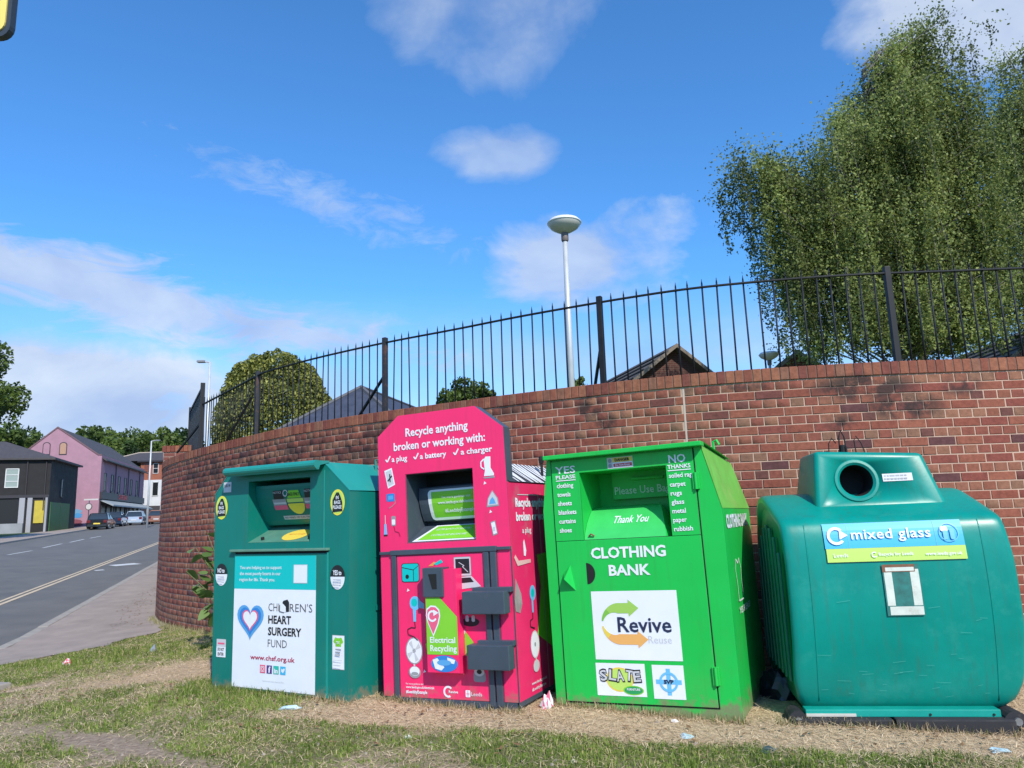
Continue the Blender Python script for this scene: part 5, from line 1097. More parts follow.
M_lf_bush = leaf_mat('leaf_variegated', (.05, .08, .015), (.50, .48, .11), .25); M_lf_birch = leaf_mat('leaf_birch', (.045, .068, .018), (.40, .46, .13), .45)
M_lf_weed = leaf_mat('leaf_weed', (.07, .14, .03), (.20, .30, .09), .3)

# ------------------------------------------------------------------ weeping birch beyond the wall
birch_specs = [
 ('weeping_birch', 'tall weeping birch with long hanging strands behind the railings at right', 20.0, 900, 380,
  [(716, 188), (729, 150), (758, 158), (790, 152), (813, 128), (836, 100), (862, 78), (878, 42), (903, 32), (925, 8), (938, 10), (944, 26), (948, 42), (962, 48), (972, 60), (978, 95), (990, 130), (1000, 200), (1004, 300), (965, 345), (900, 352), (850, 352), (808, 352), (790, 325), (768, 262), (748, 232), (728, 222)], 2000, 11),
 ('weeping_birch', 'second weeping birch cut off by the right edge of the photo, behind the first', 22.0, 1075, 380,
  [(985, 62), (1000, 44), (1010, 60), (1040, 30), (1080, 20), (1130, 50), (1180, 130), (1200, 260), (1150, 340), (1060, 345), (1015, 330), (992, 290), (990, 200), (985, 110)], 1250, 23)]
def inpoly(x, y, poly):
    c = False; j = len(poly) - 1
    for i in range(len(poly)):
        (xi, yi), (xj, yj) = poly[i], poly[j]
        if (yi > y) != (yj > y) and x < (xj - xi) * (y - yi) / (yj - yi) + xi: c = not c
        j = i
    return c
for nm, lab, D, bx, by, poly, NST, sd_ in birch_specs:
    rr = np.random.default_rng(sd_); base = at(bx, by, D); t = thing(nm, lab, 'tree', (base.x, D, 2.25), group='weeping birches')
    P = []; T_ = []; mb = MB(); tips = []
    polyW = [(at(a, b, D).x, at(a, b, D).z) for a, b in poly]
    xa, xb = min(p[0] for p in polyW), max(p[0] for p in polyW); za, zb = min(p[1] for p in polyW), max(p[1] for p in polyW); cxm = base.x
    tries = 0; NB = int(NST / 10)
    while len(tips) < NST and tries < 30000:
        tries += 1; x = rr.uniform(xa, xb); z = za + (zb - za) * rr.uniform(.03, 1) ** .88
        if not inpoly(x, z, polyW): continue
        w = math.sqrt(max(.05, 1 - ((x - cxm) / (xb - xa) * 1.8) ** 2)); dy = rr.uniform(-1, 1) * 2.3 * w * (1 - .6 * (z - za) / (zb - za))
        # one arching bough: strands hang from its outer half
        z0 = max(2.25 + 1.5, z - .5 - abs(x - cxm) * .55); t0 = rr.normal(0, .20); A = Vector((base.x, 0, z0)); Cc = Vector((x, dy, z)); Bm = A.lerp(Cc, .55) + Vector((0, 0, .15 + .06 * abs(x - cxm))); bl = (Cc - A).length
        cv = [A.lerp(Bm, q).lerp(Bm.lerp(Cc, q), q) for q in np.linspace(0, 1, 7)]
        mb.tube([(c_.x - base.x, c_.y, c_.z - 2.25) for c_ in cv], [.035, .03, .024, .018, .012, .008, .004], 5)
        for _k in range(6):
            q = .50 + .50 * rr.random() ** .7; c_ = A.lerp(Bm, q).lerp(Bm.lerp(Cc, q), q) + Vector(rr.normal(0, .26, 3)); 
            if inpoly(c_.x, c_.z, polyW): tips.append((c_.x, c_.y, c_.z, t0))
    for i, (x, dy, z, t0) in enumerate(tips):
        hz0 = z - 2.25; X = x - base.x
        L = rr.uniform(.5, 2.6); zmin = za - 2.25 - rr.uniform(-.25, .35); L = min(L, max(.35, hz0 - zmin)); k = int(70 * L) + 12; q = np.sort(rr.random(k)); amp = .10 + .10 * rr.random(); ph = rr.random() * 6
        lean = rr.normal(.05, .09); spread = (.050 + .075 * (1 - q)) * rr.uniform(.6, 1.5)
        px_ = X + lean * q * L + amp * np.sin(q * 3 + ph) * .4 + rr.normal(size=k) * spread; py_2 = dy + rr.normal(size=k) * spread; pz_ = hz0 - q * L + rr.normal(size=k) * .04
        P.append(np.stack([px_, py_2, pz_], -1)); T_.append(np.full(k, np.clip(.42 + t0 + rr.normal(0, .14), 0, 1)))
        if i % 3 == 0: mb.tube([(X, dy, hz0), (X + lean * L * .5, dy, hz0 - L * .5), (X + lean * L, dy, hz0 - L)], [.007, .005, .003], 3, cap=False)
        # leafy cap where the strand leaves its branch
        k2 = 34; P.append(np.array([X, dy, hz0]) + rr.normal(size=(k2, 3)) * np.array([.26, .26, .16])); T_.append(np.full(k2, np.clip(.58 + t0 + rr.normal(0, .14), 0, 1)))
    P = np.concatenate(P); leaves('foliage', P, .082, M_lf_birch, t, np.concatenate(T_), droop=.6, seed=sd_); mb.build('trunk', M_birchbark, t, smooth=True)

# ------------------------------------------------------------------ other trees and shrubs
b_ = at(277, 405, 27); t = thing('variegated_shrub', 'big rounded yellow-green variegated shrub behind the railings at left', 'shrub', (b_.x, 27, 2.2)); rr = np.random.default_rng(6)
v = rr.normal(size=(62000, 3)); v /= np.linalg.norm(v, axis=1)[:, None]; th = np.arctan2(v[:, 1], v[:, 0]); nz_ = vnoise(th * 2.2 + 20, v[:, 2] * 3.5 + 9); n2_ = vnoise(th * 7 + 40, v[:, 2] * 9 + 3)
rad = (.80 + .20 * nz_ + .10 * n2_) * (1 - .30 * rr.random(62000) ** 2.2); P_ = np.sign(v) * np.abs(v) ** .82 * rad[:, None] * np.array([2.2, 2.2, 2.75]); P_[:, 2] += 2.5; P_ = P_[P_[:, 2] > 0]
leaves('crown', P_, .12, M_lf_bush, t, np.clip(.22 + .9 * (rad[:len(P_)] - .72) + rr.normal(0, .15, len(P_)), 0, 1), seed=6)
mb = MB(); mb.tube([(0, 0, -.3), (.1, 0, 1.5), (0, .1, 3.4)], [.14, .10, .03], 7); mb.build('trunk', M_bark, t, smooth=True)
b_ = at(466, 393, 34); tree('small_tree', 'small green treetop showing just over the wall left of the lamp post', b_.x, 34, 2.3, b_.z - .5, 1.55, 1.25, 5200, .17, M_lf_far, seed=8, clumps=30)
b_ = at(578, 383, 34); tree('small_tree', 'tuft of green treetop showing over the wall at the foot of the lamp post', b_.x, 34, 2.3, b_.z - .35, .75, .75, 1500, .15, M_lf_far, seed=9, clumps=14)
b_ = at(-44, 402, 46); tree('broadleaf_tree', 'dark leafy tree at the left edge of the photo', b_.x, 46, .7, b_.z, 3.75, 5.0, 20000, .24, M_lf_far, seed=4, clumps=46, lumpy=.30)
far = [(8, 452, 96, 5.5, 6), (30, 446, 104, 5, 5.5), (47, 452, 112, 3.4, 4), (78, 447, 125, 4.5, 4.6), (93, 446, 112, 5, 5), (106, 442, 130, 5.4, 5.6), (121, 452, 118, 4.6, 4.6), (133, 446, 124, 5.2, 4.8), (147, 440, 130, 5.6, 5.4), (160, 444, 122, 5.2, 5.2), (174, 443, 130, 5.6, 5.4), (187, 448, 124, 4.8, 4.8), (199, 452, 132, 5, 5)]
for i, (px, py, D, rx, rz) in enumerate(far):
    b_ = at(px, py, D); tree('broadleaf_tree', ('first', 'second', 'third', 'fourth', 'fifth', 'sixth', 'seventh', 'eighth', 'ninth', 'tenth', 'eleventh', 'twelfth', 'thirteenth')[i] + ' broadleaf treetop from the left in the row on the far hill behind the buildings', b_.x, D, 3.2, b_.z - 2.6, rx, rz, 5200, .62, (M_lf_far, M_lf_dark)[i % 4 == 2], group='trees on the far hill', seed=30 + i, clumps=30, trunk=.3)

# ------------------------------------------------------------------ lamps
M_lampg = mat('galvanised_grey', (.52, .54, .55), .45, metal=.2, var=.06, vscale=4); M_lampd = mat('lamp_bowl', (.50, .50, .47), .35, var=.05); M_lampw = mat('lamp_cap_white', (.72, .73, .74), .4)
def disc_lamp(label, px, ptop, D, rad, zb):
    a = at(px, ptop, D); t = thing('disc_lamp', label, 'street lamp', (a.x, D, zb), group='disc topped lamps'); h = a.z - zb; k = rad / .30
    mb = MB(); mb.tube([(0, 0, -.3), (0, 0, h * .5), (0, 0, h - .42 * k)], [.066 * k, .052 * k, .042 * k], 14); mb.build('pole', M_lampg, t, smooth=True)
    mb = MB(); mb.lathe([(.055 * k, h - .42 * k), (.065 * k, h - .40 * k), (.065 * k, h - .26 * k), (.05 * k, h - .25 * k)], 16); mb.build('collar', mat('collar_brown_grey', (.16, .13, .12), .6), t, smooth=True)
    mb = MB(); mb.lathe([(.05 * k, h - .27 * k), (.14 * k, h - .235 * k), (.24 * k, h - .175 * k), (.288 * k, h - .115 * k), (.290 * k, h - .09 * k)], 28); mb.build('lamp_bowl', M_lampd, t, smooth=True)
    mb = MB(); mb.lathe([(.285 * k, h - .095 * k), (.305 * k, h - .09 * k), (.303 * k, h - .07 * k), (.26 * k, h - .025 * k), (.15 * k, h - .005 * k), (0, h)], 28); mb.build('lamp_cap', M_lampw, t, smooth=True); return t
disc_lamp('tall grey lamp post with a white disc head above the middle of the wall', 564, 219, 12.8, .305, 2.25)
disc_lamp('distant disc lamp head just showing over the wall below the birch', 768.5, 352, 22, .29, 2.3)
def arm_lamp(label, px, py, D, armpx, zb, r=.07):
    a = at(px, py, D); e = at(armpx, py, D); t = thing('street_lamp', label, 'street lamp', (a.x, D, zb)); h = a.z - zb
    mb = MB(); mb.tube([(0, 0, -.3), (0, 0, h * .5), (0, 0, h)], [r * 1.3, r, r * .7], 8); mb.build('pole', M_lampg, t, smooth=True)
    s = 1 if armpx > px else -1; L = abs(e.x - a.x); mb = MB(); mb.tube([(0, 0, h - .02), (s * L * .5, 0, h + .03)], r * .5, 6); mb.build('arm', M_lampg, t)
    mb = MB(); mb.cbox((min(s * L * .4, s * L), -.13, h - .02), (max(s * L * .4, s * L), .13, h + .09), .03); mb.build('lamp_head', mat('lamp_head_grey', (.22, .23, .25), .5), t)
arm_lamp('thin street lamp with a flat head rising behind the left end of the railings', 210, 362, 35, 197.5, .6)
arm_lamp('tall grey street lamp beside the road in front of the red brick house', 151.5, 441, 70, 160, float(zroad(70)), .085)

# ------------------------------------------------------------------ buildings
M_slate = mat('slate_roof', (.065, .058, .060), .75, var=.22, vscale=4, bump=.4, bscale=30); M_slate_b = mat('blue_slate_roof', (.045, .055, .085), .7, var=.18, vscale=5, bump=.4, bscale=20)
M_tile = mat('brown_tile_roof', (.12, .095, .075), .85, var=.25, vscale=7, bump=.5, bscale=12); M_blackr = mat('black_render', (.017, .016, .017), .8, var=.25, vscale=2, dirt=(.035, .03, .028), dirt_scale=1, dirt_amt=.5)
M_pinkr = mat('pink_painted_brick', (.37, .20, .25), .85, var=.10, vscale=1.2, dirt=(.28, .16, .20), dirt_scale=.8, dirt_amt=.5); M_wrend = mat('white_render', (.62, .62, .62), .8, var=.08, vscale=1)
M_pane = mat('window_glass', (.015, .016, .018), .35, spec=.5); M_frame = mat('window_frame_white', (.62, .62, .60), .5); M_framed = mat('window_frame_dark', (.06, .05, .055), .6); M_fascia = mat('dark_fascia', (.035, .03, .035), .5); M_ridge = mat('ridge_pale', (.38, .32, .26), .8, var=.1)
class Bld:
    """a building in its own frame: x along the long front, y into the building, z up"""
    def __init__(s, name, label, x, y, z, ang, cat='building'): s.t = thing(name, label, cat, (x, y, z), (0, 0, ang))
    def prism(s, nm, poly, a, b, m, axis=1): mb = MB(); mb.prism(poly, a, b, axis=axis); return mb.build(nm, m, s.t)
    def box(s, nm, a, b, m, par=None): mb = MB(); mb.box(a, b); return mb.build(nm, m, par or s.t)
    def window(s, face, a, z0, w, h, m=None, bars=1, pos=0.0, arch=False, pane=None):
        """face 'x': on the y=pos front looking -y; 'e': on the x=pos end looking -x"""
        m = m or M_frame; f = .07
        mb = MB()
        def bx(u0, zz0, u1, zz1, d0, d1):
            if face == 'x': mb.box((u0, pos - d1, zz0), (u1, pos - d0, zz1))
            else: mb.box((pos - d1, u0, zz0), (pos - d0, u1, zz1))
        bx(a, z0, a + f, z0 + h, .0, .06); bx(a + w - f, z0, a + w, z0 + h, .0, .06); bx(a, z0, a + w, z0 + f, .0, .08); bx(a, z0 + h - f, a + w, z0 + h, .0, .06)
        for i in range(bars): zz = z0 + h * (i + 1) / (bars + 1); bx(a + f, zz - .03, a + w - f, zz + .03, .0, .05)
        fr = mb.build('window', m, s.t); mb = MB(); bx(a + f, z0 + f, a + w - f, z0 + h - f, .005, .02); mb.build('pane', pane or M_pane, fr); return fr
# pink building: gable end towards us, shop front along the road
D1 = 79.0; c1 = at(102, 455, D1); e1 = at(142, 473, 99); ang = math.atan2(99 - D1, e1.x - c1.x); zg_ = float(zroad(D1)) + .02; H1 = c1.z - zg_; LEN = math.hypot(99 - D1, e1.x - c1.x) + 1.5
# local x runs along the facade (away), local y to the left into the building
pk = Bld('pink_building', 'pink painted building with a gable end and shop front beside the road', c1.x, D1, zg_, ang)
pkz = at(57, 428, D1).z - zg_; Wd = 8.6; RDG = 4.35
pk.prism('wall', [(0, -.6), (Wd, -.6), (Wd, H1 - .9), (RDG, pkz - .15), (.35, H1 - .0), (0, H1 - .0)], 0, LEN, M_pinkr, axis=0)
mb = MB()
mb.add([(.35, -.35, H1 - .45), (LEN + .2, -.35, H1 - .45), (LEN + .2, RDG, pkz - .05), (.35, RDG, pkz - .05), (.35, -.35, H1 - .60), (LEN + .2, -.35, H1 - .60), (LEN + .2, RDG, pkz - .2), (.35, RDG, pkz - .2)], [(0, 1, 2, 3), (0, 4, 5, 1), (0, 3, 7, 4)])
mb.add([(.05, Wd + .3, H1 - 1.0), (LEN + .2, Wd + .3, H1 - 1.0), (LEN + .2, RDG, pkz - .05), (.05, RDG, pkz - .05)], [(0, 3, 2, 1)]); mb.build('roof', M_slate, pk.t, fixn=False)
mb = MB(); mb.prism([(.0, H1 - .02), (.36, H1 - .02), (RDG, pkz - .17), (RDG, pkz), (.30, H1 + .10), (0, H1 + .10)], -.06, .10, axis=0); mb.prism([(RDG, pkz - .17), (Wd, H1 - .92), (Wd, H1 - .75), (RDG, pkz)], -.06, .10, axis=0); mb.build('gable_coping', mat('dark_pink_coping', (.16, .09, .10), .8), pk.t)
mb = MB(); mb.tube([(.3, -.42, H1 - .55), (LEN, -.42, H1 - .55)], .09, 6); mb.build('gutter', M_fascia, pk.t)
for y0, fillm in ((RDG - 1.0, mat('boarded_opening', (.42, .25, .17), .8, var=.1)), (RDG + .55, M_pinkr)):
    z0 = pkz - 3.0; mb = MB(); arch = [(y0, z0), (y0 + .72, z0), (y0 + .72, z0 + 1.05)] + [(y0 + .36 + .36 * math.cos(a), z0 + 1.05 + .30 * math.sin(a)) for a in np.linspace(0, PI, 9)][1:-1] + [(y0, z0 + 1.05)]
    mb.prism(arch, -.03, .02, axis=0); o = mb.build('arched_opening', M_fascia, pk.t)
    ins = [(y0 + .36 + (a - y0 - .36) * .80, z0 + .7 + (b - z0 - .7) * .86) for a, b in arch]; mb = MB(); mb.prism(ins, -.05, .0, axis=0); mb.build('infill', fillm, o)
nW = 6; sp = (LEN - 3) / nW
for i in range(nW):
    pk.window('x', 1.3 + i * sp, H1 * .50, 1.05, 1.9, M_framed, 1)
    pk.box('window_sill', (1.2 + i * sp, -.14, H1 * .50 - .14), (2.45 + i * sp, 0, H1 * .50), M_fascia)
    mb = MB(); rr_ = random.Random(i)
    if i in (1, 3, 5): mb.tube([(3.0 + i * sp, -.10, H1 - .6), (3.0 + i * sp, -.10, .4)], .05, 6); mb.build('downpipe', M_fascia, pk.t)
fs0 = pk.box('shop_fascia', (.0, -.28, H1 * .375), (LEN - .5, 0, H1 * .475), M_fascia)
text('CAFE BAR', fs0, 7.2, H1 * .40, .52, M_red, width=4.4, bold=.03, v=-.30)
mb = MB(); mb.add([(.2, 0, H1 * .375), (LEN - .6, 0, H1 * .375), (LEN - .6, -1.35, H1 * .29), (.2, -1.35, H1 * .29), (.2, -1.35, H1 * .27), (LEN - .6, -1.35, H1 * .27), (.2, 0, H1 * .355), (LEN - .6, 0, H1 * .355)], [(0, 3, 2, 1), (3, 4, 5, 2), (4, 6, 7, 5), (0, 6, 4, 3)]); mb.build('awning', mat('awning_canvas_grey', (.30, .33, .34), .8, var=.12, vscale=1), pk.t, fixn=False)
pk.box('shop_front', (.25, -.05, .0), (LEN - .6, .0, H1 * .36), M_framed)
for i in range(9):
    x = .6 + i * (LEN - 2) / 9; pk.window('x', x, .35, (LEN - 2) / 9 - .35, H1 * .30 - .4, M_fascia, 0, pos=-.06)
for i, (cx, cz, r_, m) in enumerate(((2.1, 1.45, .55, mat('mural_pale_blue', (.14, .30, .45), .8)), (1.9, 1.1, .42, mat('mural_blue', (.05, .25, .5), .7)), (2.1, .3, .7, mat('mural_red', (.22, .06, .08), .8)))):
    pts = [(cx + r_ * (1 + .25 * math.sin(5 * a + i)) * math.cos(a), max(.02, cz + .6 * r_ * math.sin(a))) for a in np.linspace(0, 2 * PI, 15)[:-1]]
    obj('mural_patch', mesh_np('mural_patch', [(-.012 - .004 * i, a, b) for a, b in pts], [tuple(range(len(pts)))], m), pk.t)
# round sign on the pavement before the gable
ps_ = at(88.5, 510, 73.5); t = thing('round_road_sign', 'round white road sign on a short post in front of the pink gable wall', 'road sign', (ps_.x, 73.5, float(zroad(73.5))))
mb = MB(); mb.tube([(0, .04, -.2), (0, .04, 2.6)], .045, 8); mb.build('post', M_gray, t)
mb = MB(); mb.tube([(0, -.02, 2.0), (0, .02, 2.0)], .34, 20); d_ = mb.build('sign_disc', mat('sign_back_grey', (.10, .10, .11), .5), t); mb = MB(); mb.tube([(0, -.035, 2.0), (0, -.02, 2.0)], .27, 20); mb.build('sign_face', mat('sign_face_white', (.62, .60, .60), .5), d_)
mb = MB(); mb.box((-.5, -.02, 2.62), (.9, .02, 2.76)); mb.build('name_plate', M_lgray, t)

# black corner building
D2 = 64.0; c2 = at(52, 458, D2); e2 = at(78, 470.5, 72.5); ang2 = math.atan2(72.5 - D2, e2.x - c2.x); zg2 = float(zroad(D2)); H2 = c2.z - zg2; L2_ = math.hypot(72.5 - D2, e2.x - c2.x); W2 = 11.0
bk = Bld('black_painted_building', 'black painted two storey corner building with a slate roof at far left', c2.x, D2, zg2, ang2)
bk.box('wall', (0, 0, -.6), (L2_, W2, H2), M_blackr)
rg = at(20, 441.5, 67).z - zg2
mb = MB(); o_ = .35; R0 = [(-o_, -o_, H2), (L2_ + o_, -o_, H2), (L2_ + o_, W2 + o_, H2), (-o_, W2 + o_, H2)]; R1 = [(L2_ * .5, L2_ * .55, rg), (L2_ * .5, W2 - 2, rg)]
mb.add(R0 + R1, [(0, 1, 4), (1, 2, 5, 4), (2, 3, 5), (3, 0, 4, 5)]); mb.add([(a, b, c - .16) for a, b, c in R0] + R0, [(0, 1, 5, 4), (1, 2, 6, 5), (2, 3, 7, 6), (3, 0, 4, 7), (0, 3, 2, 1)]); mb.build('roof', M_slate, bk.t)
bk.window('e', 2.35, H2 * .60, 1.0, H2 * .26, M_frame, 2, pos=0, pane=mat('pale_blind', (.28, .34, .31), .4))
bk.window('x', 3.3, H2 * .48, .8, H2 * .26, M_framed, 1)
mb = MB(); mb.tube([(-.09, .35, 1.8), (-.09, .35, H2 - .3), (-.09, 1.7, H2 - .15)], .05, 6); mb.tube([(-.09, 1.75, H2 * .5), (-.09, 1.75, H2 - .2)], .05, 6); mb.build('downpipe', M_fascia, bk.t)
for y0, w in ((.05, .16), (1.18, .35), (1.72, .42)): bk.box('pilaster', (-.16, y0, -.1), (0, y0 + w, H2 * .46), mat('pilaster_white_shaded', (.33, .33, .35), .8) if y0 > 1 else mat('grey_pilaster', (.30, .30, .31), .8))  # white pilasters dimmed: tree shade put into their colour
bk.box('poster_board', (-.10, .28, H2 * .12), (-.02, 1.02, H2 * .42), mat('poster_yellow', (.48, .37, .04), .5, var=.12, vscale=2)); bk.box('ground_floor_band', (-.12, .0, H2 * .46), (.0, W2, H2 * .50), M_fascia)
bk.box('shop_recess', (-.04, 2.2, .1), (.0, W2 - .2, H2 * .44), mat('shop_recess_shade', (.008, .008, .009), .5))  # flat near-black panel: shade of the recess put into its colour
dg = mat('door_green_mottled', (.035, .12, .035), .6, var=.35, vscale=2, dirt=(.16, .07, .04), dirt_scale=1.5, dirt_amt=.5)
for i in range(2): d_ = bk.box('garage_door', (.5 + i * 3.1, -.06, .0), (3.5 + i * 3.1, 0, H2 * .40), dg)
bk.box('low_front_wall', (-1.1, 1.5, -.6), (-.9, W2 + 6, .75), mat('shaded_white_wall', (.26, .27, .28), .8, var=.2, vscale=1))  # white wall greyed: tree shade put into its colour

# red brick house with white ground floor, farther up the road
D3 = 108.0; a3 = at(141, 461, D3); b3 = at(162.5, 461, D3); zg3 = float(zroad(D3)) ; w3 = b3.x - a3.x; H3 = a3.z - zg3
rb = Bld('red_brick_house', 'red brick house with a white ground floor and slate roof up the road', a3.x, D3, zg3, 0.0)
zm = at(150, 480, D3).z - zg3
rb.box('wall', (0, 0, zm), (w3, 9, H3), farbrick('orange_red_brick', (.36, .10, .055), (.30, .085, .05), (.3, .16, .1))); rb.box('ground_floor_wall', (-.03, -.03, -.6), (w3 + .03, 9, zm), M_wrend)
rp3 = at(137, 450, D3); hr = rp3.z - zg3
mb = MB(); Rr = [(-5.5, -.4, H3), (w3 + .4, -.4, H3), (w3 + .4, 9.4, H3), (-5.5, 9.4, H3), (-2.6, 4.5, hr), (w3 - 2.0, 4.5, hr)]; mb.add(Rr, [(0, 1, 5, 4), (1, 2, 5), (2, 3, 4, 5), (3, 0, 4)]); mb.build('roof', M_slate, rb.t)
mb = MB(); mb.tube([Rr[4], Rr[5], Rr[1]], .12, 5); mb.tube([Rr[4], Rr[0]], .12, 5); mb.build('ridge_tiles', M_ridge, rb.t); mb = MB(); mb.box((-.3, -.45, H3 - .22), (w3 + .4, -.2, H3)); mb.build('gutter', M_fascia, rb.t)
rb.window('x', w3 - 1.3, zm + .9, .8, 1.5, M_frame, 1); rb.window('x', .5, zm + 1.3, .95, 1.4, mat('terracotta_blind', (.30, .10, .06), .7), 1, pane=mat('terracotta_pane', (.20, .07, .05), .3)); rb.window('x', w3 - 1.25, zm - 2.3, .9, 2.0, M_frame, 0, pos=-.03)
rb.box('shop_front', (w3 - 1.6, -.09, .0), (w3, -.03, 1.9), M_framed); rb.box('door', (.35, -.09, .0), (1.2, -.03, 2.0), M_fascia)
b4 = at(172, 463, 130); gh = Bld('slate_roofed_house', 'slate roofed house mostly hidden behind the far end of the brick wall', at(152, 463, 130).x, 130, zg3, 0.0); gh.box('wall', (0, 0, -.5), (9, 8, b4.z - zg3 - .8), M_far_red)
mb = MB(); hh = b4.z - zg3; mb.add([(-.3, -.3, hh - .8), (9.3, -.3, hh - .8), (9.3, 4, hh + 1.0), (-.3, 4, hh + 1.0), (9.3, 8.3, hh - .8), (-.3, 8.3, hh - .8)], [(0, 1, 2, 3), (3, 2, 4, 5), (0, 3, 5), (1, 4, 2)]); mb.build('roof', M_slate, gh.t)

# houses beyond the wall: only their roofs show
def gable_house(label, px, py, D, half, rise, ridge, yaw, mroof, mwall, zb=2.3, barge=None):
    barge = barge or mat('bargeboard_weathered', (.20, .16, .12), .8, var=.15)
    a = at(px, py, D); t = Bld('gabled_house', label, a.x, D, zb, yaw, 'house'); h = a.z - zb; e = h - rise
    mb = MB(); mb.prism([(-half, -.3), (half, -.3), (half, e), (0, h - .10), (-half, e)], .0, ridge); mb.build('wall', mwall, t.t)
    for s in (-1, 1):
        mb = MB(); o = .35; k = rise / half; mb.add([(0, -o, h), (s * (half + o), -o, e - k * o), (s * (half + o), ridge + o, e - k * o), (0, ridge + o, h), (0, -o, h - .12), (s * (half + o), -o, e - k * o - .12), (s * (half + o), ridge + o, e - k * o - .12), (0, ridge + o, h - .12)],
                            [(0, 1, 2, 3), (4, 7, 6, 5), (0, 4, 5, 1), (1, 5, 6, 2), (2, 6, 7, 3)]); rf = mb.build('roof_slope', mroof, t.t)
        # courses of tiles as shallow steps
        mb = MB(); nn = 12
        for i in range(1, nn): f = i / nn; x = s * (half + o) * f; z = h + (e - k * o - h) * f; mb.box((min(x, x + s * .05), -o + .02, z + .0), (max(x, x + s * .05), ridge + o - .02, z + .035))
        mb.build('tile_courses', mroof, rf, kind='stuff')
        mb = MB(); mb.prism([(0, h - .13), (s * (half + o), e - k * o - .13), (s * (half + o), e - k * o + .01), (0, h + .012)], -o - .05, -o); mb.build('bargeboard', barge, t.t)
    return t
gable_house('house with a dark brick gable and brown tiled roof just right of the lamp post', 672, 346, 26, 4.6, 3.5, 12, R(13), M_tile, M_gable)
gable_house('small brick gable with a tiled roof under the left side of the birch', 795, 352, 27, 3.2, 2.4, 8, R(-8), M_tile, M_far_red)
a5 = at(838, 355.5, 30); gh5 = Bld('dark_roofed_house', 'dark roofed house low behind the birch, seen over the wall', a5.x - 2.2, 30, 2.3, 0, 'house'); hh = a5.z - 2.3
gh5.box('wall', (0, 0, -.3), (5.2, 6, hh - 1.4), M_far_red); mb = MB(); mb.add([(-.3, -.3, hh - 1.5), (5.5, -.3, hh - 1.5), (5.0, 3, hh), (.5, 3, hh), (5.5, 6.3, hh - 1.5), (-.3, 6.3, hh - 1.5)], [(0, 1, 2, 3), (3, 2, 4, 5), (0, 3, 5), (1, 4, 2)]); mb.build('roof', M_slate, gh5.t)
gable_house('brick gable of a house cut off by the right edge of the photo', 1046, 322, 27, 3.4, 2.7, 8, R(-3), M_tile, M_far_red)
# dark slate pyramid roof
a6 = at(361, 387, 21); hp = Bld('slate_hipped_house', 'house with a dark blue slate hipped roof rising behind the railings at left', a6.x, 21, 2.3, R(-12), 'house'); h6 = a6.z - 2.3; hw = 2.7; dz6 = hw * .445
dz6 = 2.35; hw = 3.2; e6 = h6 - dz6
hp.box('wall', (-hw + .3, -2.3, -.3), (hw - .3, 10, e6), M_far_red); mb = MB(); mb.add([(-hw, -2.6, e6), (hw, -2.6, e6), (hw, 10.3, e6), (-hw, 10.3, e6), (0, 0, h6), (0, 8, h6)], [(0, 1, 4), (1, 2, 5, 4), (2, 3, 5), (3, 0, 4, 5)]); mb.build('roof', M_slate_b, hp.t)
mb = MB(); mb.tube([(-hw, -2.6, e6), (0, 0, h6), (0, 8, h6)], .06, 5); mb.tube([(hw, -2.6, e6), (0, 0, h6)], .06, 5); mb.build('hip_tiles', mat('hip_tile_grey', (.10, .10, .11), .8), hp.t)
a7 = at(514, 388, 42); hs = Bld('brown_roofed_house', 'low brown roof just showing over the wall left of the lamp post', a7.x, 42, 2.3, R(5), 'house'); h7 = a7.z - 2.3
hs.box('wall', (-3.4, 0, -.3), (3.4, 7, h7 - 2), M_far_red); mb = MB(); mb.add([(-3.8, -.4, h7 - 2.1), (3.8, -.4, h7 - 2.1), (2.0, 3.5, h7), (-1.6, 3.5, h7), (3.8, 7.4, h7 - 2.1), (-3.8, 7.4, h7 - 2.1)], [(0, 1, 2, 3), (3, 2, 4, 5), (0, 3, 5), (1, 4, 2)]); mb.build('roof', M_tile, hs.t)
a7 = at(640, 384, 36)

